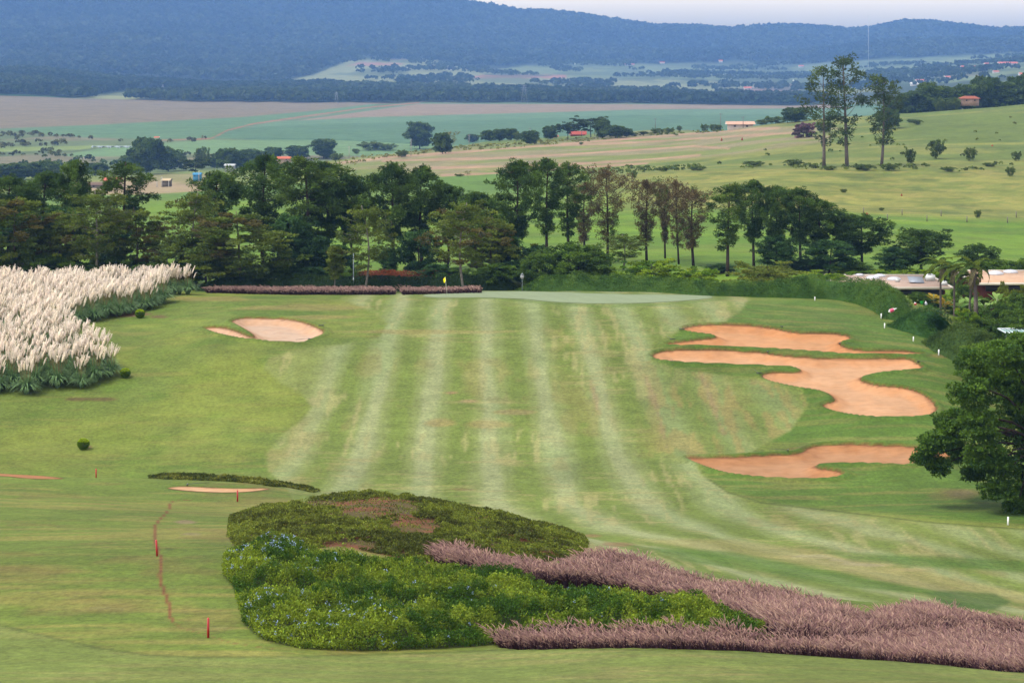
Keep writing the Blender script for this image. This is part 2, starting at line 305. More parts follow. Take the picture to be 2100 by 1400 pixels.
def sheet(name, poly, zf, step, mat, colf):
    r = rs(5); mn = poly.min(0); mx = poly.max(0)
    gx, gy = np.meshgrid(np.arange(mn[0], mx[0], step), np.arange(mn[1], mx[1], step))
    s_ = psdf(gx, gy, poly); k = s_ > step * 0.4
    pts = np.concatenate([poly, np.stack([gx[k], gy[k]], 1) + r.uniform(-.1, .1, (k.sum(), 2)) * step])
    n = len(poly); ed = [(i, (i + 1) % n) for i in range(n)]
    vs, es, fs, _, _, _ = delaunay_2d_cdt([Vector(p) for p in pts.tolist()], ed, [], 1, 1e-5)
    v = np.array([(a.x, a.y) for a in vs]); s2 = np.maximum(psdf(v[:, 0], v[:, 1], poly), 0)
    V = np.column_stack([v, zf(v[:, 0], v[:, 1], s2)])
    f3 = [list(f) for f in fs if len(f) == 3]; f4 = [list(f) for f in fs if len(f) == 4]
    f3 = np.array(f3); nrm = np.cross(V[f3[:, 1]] - V[f3[:, 0]], V[f3[:, 2]] - V[f3[:, 0]])[:, 2]; f3[nrm < 0] = f3[nrm < 0][:, ::-1]
    FL = [f3] + ([np.array(f4)] if f4 else [])
    return tag(link(name, mesh(name, V, FL, mat, colf(v[:, 0], v[:, 1], s2), True)), kind='structure')
def sand_mat():
    m = bpy.data.materials.new('raked_sand'); t, p = nodes(m); N = t.nodes; L = t.links
    a = N.new('ShaderNodeAttribute'); a.attribute_name = 'Col'; tc = N.new('ShaderNodeTexCoord')
    n = N.new('ShaderNodeTexNoise'); n.inputs['Scale'].default_value = 0.9; n.inputs['Detail'].default_value = 6; L.new(tc.outputs['Object'], n.inputs[0])
    mp = N.new('ShaderNodeMapping'); mp.inputs['Scale'].default_value = (0.5, 3.0, 1); L.new(tc.outputs['Object'], mp.inputs[0])
    n2 = N.new('ShaderNodeTexNoise'); n2.inputs['Scale'].default_value = 1.0; n2.inputs['Detail'].default_value = 3; n2.inputs['Distortion'].default_value = 1.2; L.new(mp.outputs[0], n2.inputs[0])
    ad = N.new('ShaderNodeMath'); ad.operation = 'ADD'; L.new(n.outputs['Fac'], ad.inputs[0]); L.new(n2.outputs['Fac'], ad.inputs[1])
    r = N.new('ShaderNodeMapRange'); r.inputs[1].default_value = 0.7; r.inputs[2].default_value = 1.3; r.inputs[3].default_value = 0.88; r.inputs[4].default_value = 1.15; L.new(ad.outputs[0], r.inputs[0])
    v = N.new('ShaderNodeVectorMath'); v.operation = 'SCALE'; L.new(a.outputs['Color'], v.inputs[0]); L.new(r.outputs[0], v.inputs['Scale']); L.new(v.outputs[0], p.inputs['Base Color'])
    w = N.new('ShaderNodeTexNoise'); w.inputs['Scale'].default_value = 6; w.inputs['Detail'].default_value = 5; L.new(mp.outputs[0], w.inputs[0])
    b = N.new('ShaderNodeBump'); b.inputs['Distance'].default_value = 0.06; L.new(w.outputs['Fac'], b.inputs['Height']); L.new(b.outputs[0], p.inputs['Normal'])
    p.inputs['Roughness'].default_value = 0.95; p.inputs['Specular IOR Level'].default_value = 0.1; return m
M_sand = sand_mat()
for k, (w_, dep, lab, tint) in enumerate(BUN):
    base = C(*tint, 2.6)
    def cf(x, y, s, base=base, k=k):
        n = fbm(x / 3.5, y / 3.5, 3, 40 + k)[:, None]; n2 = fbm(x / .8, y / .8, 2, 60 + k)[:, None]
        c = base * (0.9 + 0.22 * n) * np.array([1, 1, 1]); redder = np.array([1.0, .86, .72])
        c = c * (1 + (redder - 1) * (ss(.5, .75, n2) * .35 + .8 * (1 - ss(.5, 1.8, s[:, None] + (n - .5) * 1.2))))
        edge = C(150, 96, 62); e = (1 - ss(0.0, 0.30, s + (n2[:, 0] - .5) * .2))[:, None] * .8  # dark lip band: shadow of the overhanging edge painted into the sand colour
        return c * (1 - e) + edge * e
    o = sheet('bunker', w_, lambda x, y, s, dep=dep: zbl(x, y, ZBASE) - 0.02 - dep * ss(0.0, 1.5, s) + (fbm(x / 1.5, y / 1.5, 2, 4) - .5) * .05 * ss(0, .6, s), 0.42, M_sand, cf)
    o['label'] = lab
# ------------------------------------------------------------------ ground cover colours (what grows or lies there), painted per vertex
PY = HY - F * ZBASE / DD
def cc(*a): return C(*a)
n1 = fbm(XX / 14, DD / 14, 4, 21); n2 = fbm(XX / 3.2, DD / 3.2, 3, 22); n3 = fbm(XX / 1.1, DD / 5.5, 3, 23); n4 = fbm(XX / 6.0, DD / 0.9, 3, 24)
near = DD < 300
G = np.zeros(ZG.shape + (3,)); G[:] = cc(128, 150, 72)
def put(mask, c):
    global G
    m = np.clip(mask, 0, 1)[..., None]; G = G * (1 - m) + np.asarray(c) * m
# rough grass of the course, yellower and greener drifts
put(ss(.42, .62, n1), cc(146, 162, 80)); put(ss(.52, .7, n2) * .55, cc(112, 146, 56)); put(ss(.58, .75, n4) * .45, cc(166, 160, 96))
put((PX < 700) * (DD > 168) * ss(.35, .6, n1) * .5, cc(150, 166, 74))
# near slope
put((DD < 166) * (PX < 1000) * .8, cc(124, 148, 62)); put((DD < 166) * (PX < 1000) * ss(.45, .62, n4 * .6 + n1 * .4) * .9, cc(158, 158, 86)); put((DD < 166) * (PX < 800) * ss(.6, .75, n2) * .35, cc(150, 128, 84))
# right hand rough between bunkers: deeper green
RR = [(1330,735),(1380,690),(1400,660),(1480,640),(1535,615),(1700,612),(1900,690),(2200,760),(2800,900),(2800,1100),(2100,1078),(1900,1062),(1700,1040),(1560,1025),(1480,1000),(1430,960),(1520,930),(1620,880),(1655,830),(1640,795),(1550,775),(1400,765)]
rr = psdf(PX, PY, RR, 30); okd = (DD > 120) & (DD < 262)
put(ss(-6, 8, rr + (n2 - .5) * 14) * okd * .85, cc(106, 142, 58)); put(ss(-4, 6, rr) * okd * ss(.5, .66, n4) * .55, cc(158, 156, 92)); put(ss(-4, 6, rr) * okd * ss(.45, .7, n1) * .4, cc(88, 130, 48))
# fairway with mown stripes
FW = [(700,613),(770,640),(795,664),(780,692),(700,707),(610,716),(556,733),(541,757),(575,785),(622,808),(641,833),(622,860),(572,895),(548,930),(552,965),(590,1000),(650,1100),(900,1250),(1250,1140),(1400,1172),(1600,1215),(1850,1252),(2100,1268),(2800,1310),(2800,1120),(2100,1087),(1900,1072),(1700,1048),(1560,1032),(1490,1010),(1440,975),(1420,940),(1530,930),(1620,880),(1655,830),(1640,798),(1550,778),(1400,760),(1335,742),(1340,700),(1392,678),(1480,662),(1515,640),(1535,613),(1300,560),(900,560)]
fw = psdf(PX, PY, FW, 40); fok = (DD > 108) & (DD < 256) & ((DD > 140) | (PX > 1150))
fm = ss(-5, 5, fw + (n2 - .5) * 6) * fok
x0 = np.interp(DD, [100, 125, 145, 160, 178, 230, 260], [17, 5.0, -3.6, -6.1, -6.3, -6.8, -7.0]); sw = np.interp(DD, [100, 160, 178, 230], [3.6, 3.1, 2.9, 2.57])
u = (XX - x0) / sw + (fbm(XX / 2, DD / 12, 2, 71) - .5) * .35
saw = np.abs(((u + .5) % 2) - 1); light = ss(.34, .66, saw)      # 1 on light stripes
light = np.where((((u) % 2) >= 1), ss(0, .34, np.minimum(u % 1, 1 - u % 1)) * .5 + .5, .5 - ss(0, .34, np.minimum(u % 1, 1 - u % 1)) * .5)
amp = ss(-6.2, -3.4, u) * (1 - .35 * ss(7, 11, u))
put(fm, cc(154, 168, 98))
put(fm * light * amp, cc(178, 190, 142)); put(fm * (1 - light) * amp, cc(134, 156, 78))
blue = ss(.45, .62, fbm(XX / 5, DD / 16, 3, 73)); put(fm * light * blue * .5, cc(154, 178, 122))
brown = ss(.53, .68, fbm(XX / 7, DD / 9, 3, 74)) * ss(.42, .6, n3); put(fm * brown * .32, cc(180, 164, 112))
st = ss(.56, .68, fbm(XX / .55, DD / 6.5, 2, 75)) * ss(.42, .58, fbm(XX / 9, DD / 12, 2, 76)); put(fm * st * .5, cc(200, 196, 142))
hs_ = ss(.58, .7, fbm(XX / 3.5, DD / .55, 2, 77)) * ss(.45, .6, fbm(XX / 8, DD / 8, 2, 78)); put(fm * hs_ * .4, cc(196, 186, 134))
rt = ss(1280, 1380, PX) * (PY > 740) * (PY < 950) * fok; put(fm * rt * .45, cc(128, 152, 80)); put(fm * rt * ss(.5, .62, fbm(XX / .9, DD / 7, 3, 79)) * .5, cc(184, 162, 108))
for poly in ([(1206,775),(1214,800),(1224,850),(1232,850),(1226,815),(1212,775)], [(1316,765),(1330,800),(1348,860),(1364,920),(1372,920),(1362,870),(1345,815),(1326,765)], [(1428,758),(1446,800),(1462,850),(1482,890),(1488,890),(1470,840),(1458,800),(1440,758)]):
    put(ss(-3, 4, psdf(PX, PY, poly, 10) + (n2 - .5) * 12) * okd * .55, cc(190, 156, 108))
for (a, b, rx, ry, c, s_) in [(925, 805, 22, 4, (196,158,116), .9), (965, 822, 30, 5, (196,170,120), .8), (1060, 845, 50, 6, (184,166,110), .7), (900, 865, 40, 10, (180,160,110), .6), (950, 1003, 40, 3, (150,118,78), .7), (1010, 870, 60, 10, (182,160,110), .5),
        (560,641,100,9,(98,132,52),.6),(700,700,90,8,(120,146,70),.4),(560,610,110,4,(112,146,66),.7),(1700,1140,110,5,(214,204,156),.95),(1775,1155,60,7,(216,200,160),.95),(1740,1148,40,4,(216,200,160),.9),(1860,1168,50,4,(200,190,140),.8),(1960,1015,70,14,(140,120,86),.8),(1640,920,30,4,(140,110,80),.5),(620,630,160,7,(176,160,108),.55),(430,612,110,6,(180,158,104),.5),(880,680,200,5,(186,168,116),.5),(660,650,80,4,(180,160,108),.5),
        (425,1000,40,4,(150,118,84),.5),(380,1070,22,5,(176,150,118),.7),(395,1095,22,4,(170,150,112),.6),(350,1125,16,3,(90,104,52),.6),(265,645,50,7,(150,112,86),.9),(325,650,25,5,(150,112,86),.8),(180,916,14,4,(150,120,86),.7),(180,818,60,5,(120,86,64),.7),(1270,1115,38,5,(176,138,96),.7),(1215,1098,26,4,(176,130,90),.6),(1960,730,60,5,(186,150,100),.5)]:
    e = ((PX - a) / rx) ** 2 + ((PY - b) / ry) ** 2 + (n2 - .5) * 1.6
    put((1 - ss(.3, 1.1, e)) * (near) * (1 - (DD > 170) * (b > 985)) * s_, cc(*c))
# pale cart-worn band sweeping right at the bottom of the fairway, dark tee fringe, darker grass tongues
for poly, c, s_ in [([(1300,1105),(1500,1135),(1700,1165),(1850,1200),(2100,1238),(2600,1290),(2600,1270),(2100,1215),(1900,1172),(1700,1130),(1500,1105)], (182,176,118), .7),
        ([(1330,1122),(1500,1130),(1640,1160),(1800,1190),(1950,1215),(1950,1222),(1750,1205),(1550,1170),(1400,1150)], (104,144,56), .8),
        ([(1690,1132),(1850,1136),(2100,1150),(2500,1170),(2500,1200),(2100,1172),(1900,1162),(1750,1150)], (100,142,56), .8),
        ([(1895,1215),(1960,1210),(2040,1216),(2075,1232),(2040,1250),(1960,1252)], (92,126,60), .85)]:
    put(ss(-5, 5, psdf(PX, PY, poly, 12)) * (DD < 165) * s_ * (.7 + .5 * n4), cc(*c))
# near mown lawn at the bottom edge
TE = [(-700,1180),(-200,1240),(0,1281),(100,1305),(200,1328),(300,1342),(400,1347),(600,1346),(900,1337),(1050,1331),(1300,1331),(1500,1336),(1800,1352),(2100,1378),(2800,1440),(2800,1900),(-700,1900)]
te = psdf(PX, PY, TE, 60)
put(ss(-1.5, 2, te) * (DD < 92), cc(144, 158, 90)); put(ss(-1, 4, te) * (DD < 92) * ss(.5, .66, n4) * .6, cc(176, 164, 112)); put(ss(0, 5, te) * (DD < 92) * ss(.5, .65, n1) * .6, cc(128, 152, 70))
put((1 - ss(1.0, 3.2, np.abs(te))) * (DD < 92) * .6, cc(92, 112, 50))
for pl_ in ([(0,1281),(100,1305),(200,1328),(300,1342),(400,1347)],): pass
# dark mow line edging the fairway
put((1 - ss(.6, 2.4, np.abs(fw + 2))) * (DD > 125) * (DD < 170) * (PX > 1430) * .65, cc(88, 104, 52))
# painted red-brown line of the hazard
def lineput(pts, wd, c, s_, lo, hi):
    P = smooth_poly(W2(pts, lo, hi), 5, False); x = XX[(DD > lo) & (DD < hi)]; y = DD[(DD > lo) & (DD < hi)]
    d2 = np.full(x.shape, 1e9)
    for i in range(len(P) - 1):
        a, b = P[i], P[i + 1]; e = b - a; t = np.clip(((x - a[0]) * e[0] + (y - a[1]) * e[1]) / (e @ e + 1e-9), 0, 1)
        d2 = np.minimum(d2, (x - a[0] - t * e[0]) ** 2 + (y - a[1] - t * e[1]) ** 2)
    mk = np.zeros(ZG.shape); mk[(DD > lo) & (DD < hi)] = (1 - ss(wd * .5, wd, np.sqrt(d2))) * s_
    put(mk, c)
# edge rings of rough around bunkers and green
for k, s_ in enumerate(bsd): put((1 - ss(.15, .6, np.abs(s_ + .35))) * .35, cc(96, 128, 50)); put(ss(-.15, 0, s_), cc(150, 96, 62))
put((1 - ss(.3, 1.3, np.abs(gsd + 1.2))) * .6, cc(120, 150, 74)); put(ss(-.3, 0.1, gsd), cc(150, 170, 120))
# planting beds: soil under the foliage
BEDG = [(520,1040),(620,1030),(700,1018),(760,1008),(830,1008),(900,1018),(1000,1038),(1100,1062),(1170,1088),(1205,1112),(1200,1135),(1130,1150),(1000,1160),(850,1150),(700,1120),(600,1125),(490,1130),(468,1100),(472,1060)]
BEDS = [(462,1145),(520,1128),(620,1135),(700,1148),(800,1168),(900,1182),(1000,1196),(1100,1212),(1200,1228),(1300,1242),(1400,1256),(1480,1268),(1540,1285),(1570,1300),(1540,1305),(1400,1300),(1200,1295),(1050,1300),(1010,1322),(900,1330),(750,1335),(620,1330),(540,1312),(500,1280),(490,1240),(478,1200),(458,1180)]
bgm = ss(-3, 3, psdf(PX, PY, BEDG, 20)) * (DD > 92) * (DD < 150); bsm = ss(-3, 3, psdf(PX, PY, BEDS, 20)) * (DD < 120)
put(bgm, cc(150, 96, 62)); put(bgm * ss(.45, .6, n2), cc(120, 104, 58)); put(bsm, cc(66, 78, 34))
# pasture beyond the trees
a1 = ss(258, 275, DD) * (1 - ss(480, 620, DD)); put(a1, cc(132, 172, 52)); put(a1 * ss(.5, .62, fbm(XX / 40, DD / 7, 3, 81)) * .6, cc(98, 142, 52)); put(a1 * ss(.55, .7, fbm(XX / 14, DD / 5, 3, 82)) * .35, cc(150, 160, 80))
hill = ss(430, 455, DD + (PX - 1800) * .02) * ss(1150, 1420, PX + (DD - 500) * .5) * (1 - ss(640, 690, DD))
put(hill, cc(168, 172, 90)); put(hill * ss(.5, .64, fbm(XX / 22, DD / 14, 4, 83)) * .6, cc(136, 154, 74)); put(hill * ss(.55, .66, fbm(XX / 10, DD / 8, 3, 183)) * .7, cc(122, 142, 64)); put(hill * ss(.58, .7, fbm(XX / 6, DD / 5, 3, 84)) * .5, cc(188, 178, 104)); put(hill*ss(.62,.72,fbm(XX/9,DD/9,3,184))*.6, cc(104,128,62))
h2 = ss(600, 660, DD) * (1 - ss(1150, 1300, DD)) * ss(1050, 1450, PX + (DD - 700) * .3); put(h2, cc(124, 146, 70)); put(h2 * ss(.48, .62, fbm(XX / 50, DD / 18, 4, 85)) * .7, cc(168, 172, 92)); put(h2 * ss(.6, .7, fbm(XX / 10, DD / 8, 3, 86)) * .5, cc(98, 126, 62))
lf = ss(480, 600, DD) * (1 - ss(700, 760, DD)) * (1 - ss(1050, 1300, PX)); put(lf, cc(116, 158, 72)); 
# eroded terraces of the middle distance
TR = [(880,362),(1000,350),(1300,335),(1500,318),(1700,290),(1720,262),(1500,258),(1300,272),(1150,290),(900,305),(740,325),(640,340),(660,352),(780,345)]
trm = ss(-4, 4, psdf(PX, PY, TR, 30)) * (DD > 600) * (DD < 1300); put(trm, cc(172, 162, 118)); put(trm * ss(.45, .6, fbm(XX / 60, DD / 30, 3, 87)), cc(146, 160, 92))
for pts in ([(690,335),(800,322),(950,312),(1100,300),(1300,292),(1500,280),(1640,272)], [(780,330),(1000,325),(1150,318),(1300,308),(1420,300),(1500,305)], [(860,345),(1000,342),(1150,338),(1280,330),(1400,322),(1440,318)], [(900,360),(1000,356),(1150,347),(1250,340),(1330,335)], [(1150,296),(1300,284),(1450,272),(1600,262)]):
    P = np.array(pts, float); pyc = np.interp(PX, P[:, 0], P[:, 1]); wv = 1.6 + 2.2 * fbm(PX / 60, PX / 60, 2, 88)
    put((1 - ss(wv * .6, wv, np.abs(PY - pyc))) * (PX > P[0, 0]) * (PX < P[-1, 0]) * (DD > 600) * (DD < 1300) * .85, cc(214, 172, 138))
# bare yards at left
put((1 - ss(.5, 1.1, ((PX - 270) / 190) ** 2 + ((PY - 385) / 16) ** 2 + (fbm(XX / 25, DD / 25, 3, 89) - .5))) * (DD > 500) * (DD < 1100) * .85, cc(206, 176, 140))
put((1 - ss(.5, 1.1, ((PX - 370) / 100) ** 2 + ((PY - 365) / 10) ** 2 + (fbm(XX / 25, DD / 25, 3, 90) - .5))) * (DD > 500) * (DD < 1200) * .8, cc(178, 166, 112))
# the plain: scrub, cane fields, roads
pl = ss(1150, 1350, DD); put(pl, cc(122, 140, 88)); put(pl * ss(.48, .6, fbm(XX / 90, DD / 160, 4, 91)) * .8, cc(156, 144, 112)); put(pl * ss(.5, .62, fbm(XX / 70, DD / 120, 4, 92)) * .7, cc(98, 120, 70))
def fld(poly, c, s_=1, lo=1200, hi=3300, e=1.2, nz=0.0): 
    put(ss(-e, e, psdf(PX, PY, poly, 20) + (nz * (n1 - .5) if nz else 0)) * (DD > lo) * (DD < hi) * s_, cc(*c))
TEAL = (104, 144, 100)
fld([(-700,268),(0,266),(170,282),(320,286),(430,283),(480,262),(560,248),(760,222),(780,205),(-700,160)], (112,150,100))
fld([(-700,262),(0,264),(200,256),(500,240),(640,228),(760,214),(900,208),(600,209),(300,203),(100,198),(-700,180)], (152,136,106))
fld([(-20,195),(100,199),(180,203),(100,196),(-20,192)], (110,170,106))
fld([(435,284),(480,262),(570,250),(700,232),(860,211),(1640,214),(1900,216),(1900,300),(1640,300),(640,300),(560,288)], TEAL)
fld([(500,262),(700,235),(860,213),(1700,215),(1750,222),(1300,225),(1000,236),(760,242),(640,250)], (172,150,122))
fld([(560,250),(760,240),(1300,226),(1800,222),(1800,234),(1300,236),(1000,246),(600,256),(510,262)], (118,156,112))
fld([(120,318),(240,300),(430,287),(700,288),(1000,300),(1000,322),(600,318),(400,315),(300,320),(150,322)], (132,168,108))
fld([(-100,305),(0,301),(130,300),(240,297),(160,308),(0,312),(-100,314)], (150,170,90))
for pts, wd, c in (([(300,288),(400,286),(435,284),(465,268),(520,254),(600,242),(760,220),(860,211)], 1.5, (190,130,100)), ([(480,284),(640,285),(800,291),(900,300)], 1.1, (60,110,70))):
    P = np.array(pts, float)
    s = np.full(PX.shape, 1e9)
    for i in range(len(P) - 1):
        a, b = P[i], P[i + 1]; e = b - a; t = np.clip(((PX - a[0]) * e[0] + (PY - a[1]) * e[1]) / (e @ e), 0, 1)
        s = np.minimum(s, np.hypot(PX - a[0] - t * e[0], PY - a[1] - t * e[1]))
    put((1 - ss(wd * .5, wd, s)) * (DD > 1300) * (DD < 3300) * .85, cc(*c))
# far farmland and wooded ground
fr = ss(3000, 3100, DD); put(fr, cc(70, 86, 46))
def far_(poly, c, s_=1): fld(poly, c, s_, 3000, 6600, 1.5, 6)
far_([(560,168),(640,155),(700,130),(740,119),(880,121),(960,140),(1050,155),(1500,168),(1700,175),(1820,185),(1700,196),(1400,188),(1100,180),(900,178),(700,172)], (158,164,106))
far_([(1000,146),(1100,132),(1400,128),(1700,128),(2000,112),(2100,100),(2400,110),(2400,180),(2100,150),(1950,170),(1800,175),(1500,165),(1200,160)], (140,156,96), .85)
far_([(180,198),(240,190),(320,184),(400,186),(330,197),(260,206),(180,204)], (172,176,112))
far_([(715,135),(740,128),(790,129),(830,131),(800,135)], (190,140,112)); far_([(790,121),(860,119),(860,124),(795,124)], (200,172,134))
far_([(950,158),(1000,154),(1160,154),(1160,160),(960,161)], (196,136,110)); far_([(1460,190),(1560,176),(1640,170),(1640,186),(1560,196)], (176,146,126))
far_([(1910,155),(2000,150),(2020,145),(2010,155),(1940,164)], (170,160,116)); far_([(1920,104),(1960,98),(1990,102),(1960,108)], (190,176,130)); far_([(1990,100),(2080,98),(2080,104),(2000,106)], (180,170,120))
put(ss(3000, 3100, DD) * (1 - ss(6000, 6500, DD)) * ss(.5, .6, fbm(XX / 160, DD / 330, 4, 93)) * .6, cc(84, 104, 60))
put(ss(5900, 6500, DD), cc(58, 74, 38)); put(ss(5900, 6500, DD) * ss(.5, .66, fbm(XX / 180, DD / 180, 4, 94)) * .5, cc(80, 92, 48))
sc_ = psdf(PX, PY, [(105,62),(130,60),(150,75),(190,92),(200,104),(170,98),(140,80)], 20); put(ss(-3, 3, sc_ + (fbm(XX/40,DD/40,3,95)-.5)*16) * (DD > 5000) * .6, cc(176,150,122))

g_ = (G[..., 1] > G[..., 0] * .92) & (DD < 1150); G[g_] *= np.array([1.05, 1.0, .84])
lineput([(393,1025),(365,1026),(350,1032),(342,1050),(325,1068),(317,1082),(319,1100),(322,1125),(328,1140),(331,1160),(327,1180),(334,1205),(345,1235),(349,1262),(356,1275)], .10, cc(150, 84, 58), .9, 70, 160)
lineput([(356,1275),(375,1288),(420,1300),(480,1318),(560,1330)], .07, cc(160, 110, 70), .5, 70, 100)
def ground_mat():
    m = bpy.data.materials.new('turf'); t, p = nodes(m); N = t.nodes; L = t.links
    a = N.new('ShaderNodeAttribute'); a.attribute_name = 'Col'; tc = N.new('ShaderNodeTexCoord'); out = a.outputs['Color']
    def ns(scale, det, lo, hi, vec=(1, 1, 1), a0=.3, a1=.7):
        nonlocal out
        mp = N.new('ShaderNodeMapping'); mp.inputs['Scale'].default_value = vec; L.new(tc.outputs['Object'], mp.inputs[0])
        n = N.new('ShaderNodeTexNoise'); n.inputs['Scale'].default_value = scale; n.inputs['Detail'].default_value = det; L.new(mp.outputs[0], n.inputs[0])
        r = N.new('ShaderNodeMapRange'); r.inputs[1].default_value = a0; r.inputs[2].default_value = a1; r.inputs[3].default_value = lo; r.inputs[4].default_value = hi; L.new(n.outputs['Fac'], r.inputs[0])
        v = N.new('ShaderNodeVectorMath'); v.operation = 'SCALE'; L.new(out, v.inputs[0]); L.new(r.outputs[0], v.inputs['Scale']); out = v.outputs[0]; return n
    ns(0.045, 6, .86, 1.14); ns(0.16, 5, .92, 1.10, (1, .6, 1)); ns(0.5, 6, .86, 1.14); n5 = ns(3.2, 6, .78, 1.22, (1.0, .8, 1)); ns(11, 4, .84, 1.16); ns(1.4, 4, .93, 1.07, (0.35, 2.4, 1))
    L.new(out, p.inputs['Base Color']); p.inputs['Roughness'].default_value = 0.9; p.inputs['Specular IOR Level'].default_value = 0.12
    n = N.new('ShaderNodeTexNoise'); n.inputs['Scale'].default_value = 1.1; n.inputs['Detail'].default_value = 8; n.inputs['Roughness'].default_value = .62; L.new(tc.outputs['Object'], n.inputs[0])
    b = N.new('ShaderNodeBump'); b.inputs['Distance'].default_value = 0.2; b.inputs['Strength'].default_value = .8; L.new(n.outputs['Fac'], b.inputs['Height']); L.new(b.outputs[0], p.inputs['Normal'])
    return m
nr, nc = ZG.shape
ii, jj = np.meshgrid(np.arange(nr - 1), np.arange(nc - 1), indexing='ij'); q = ii * nc + jj
FQ = np.stack([q, q + 1, q + nc + 1, q + nc], -1).reshape(-1, 4)
M_turf = ground_mat()
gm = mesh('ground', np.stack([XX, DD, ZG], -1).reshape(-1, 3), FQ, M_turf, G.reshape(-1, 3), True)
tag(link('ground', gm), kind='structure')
def gcf(x, y, s):
    n = fbm(x / 3, y / 3, 3, 50)[:, None]; st = (np.floor((x * .9 + y * .25) / 1.1) % 2)[:, None]
    c = C(176, 192, 150) * (0.95 + 0.1 * n) * (1 + (st - .5) * .035); e = (1 - ss(0, 1.0, s))[:, None] * .35
    return c * (1 - e) + C(150, 170, 112) * e
sheet('putting_green', GRW, lambda x, y, s: zbl(x, y, ZBASE) + 0.015, 0.6, vmat('green_turf', .9, .1, 0, .06, 2.0), gcf)
# ------------------------------------------------------------------ tree builder
def unit(v): return v / (np.linalg.norm(v, axis=-1, keepdims=True) + 1e-9)
def jitcol(c, n, r, v=.18, hue=.10):
    b = r.uniform(1 - v, 1 + v, (n, 1)); h = r.uniform(-hue, hue, (n, 1))
    return np.asarray(c) * b * np.concatenate([1 + h, np.ones((n, 1)), 1 - h], 1)
def tufts(g, cen, rad, n, L, W, cols, r, up=.35, flat=.8, wind=(0, 0, 0)):
    """bunches of needles / leaves round centres"""
    m = len(cen); k = np.repeat(np.arange(m), n)
    d = unit(r.normal(size=(m * n, 3))); d[:, 2] = d[:, 2] * flat + up * r.uniform(0, 1, m * n); d = unit(d)
    rr = np.repeat(rad, n) * r.uniform(.35, 1.0, m * n) ** .6
    P = cen[k] + d * rr[:, None] * [1, 1, flat]
    D = unit(d + r.normal(size=(m * n, 3)) * .45 + np.array(wind))
    g.leaves(P - D * L * .4, D, L * r.uniform(.7, 1.3, m * n), W * r.uniform(.7, 1.3, m * n), cols[k] * r.uniform(.86, 1.14, (m * n, 1)), r)
BARK = C(92, 78, 68); BARKL = C(168, 160, 148)
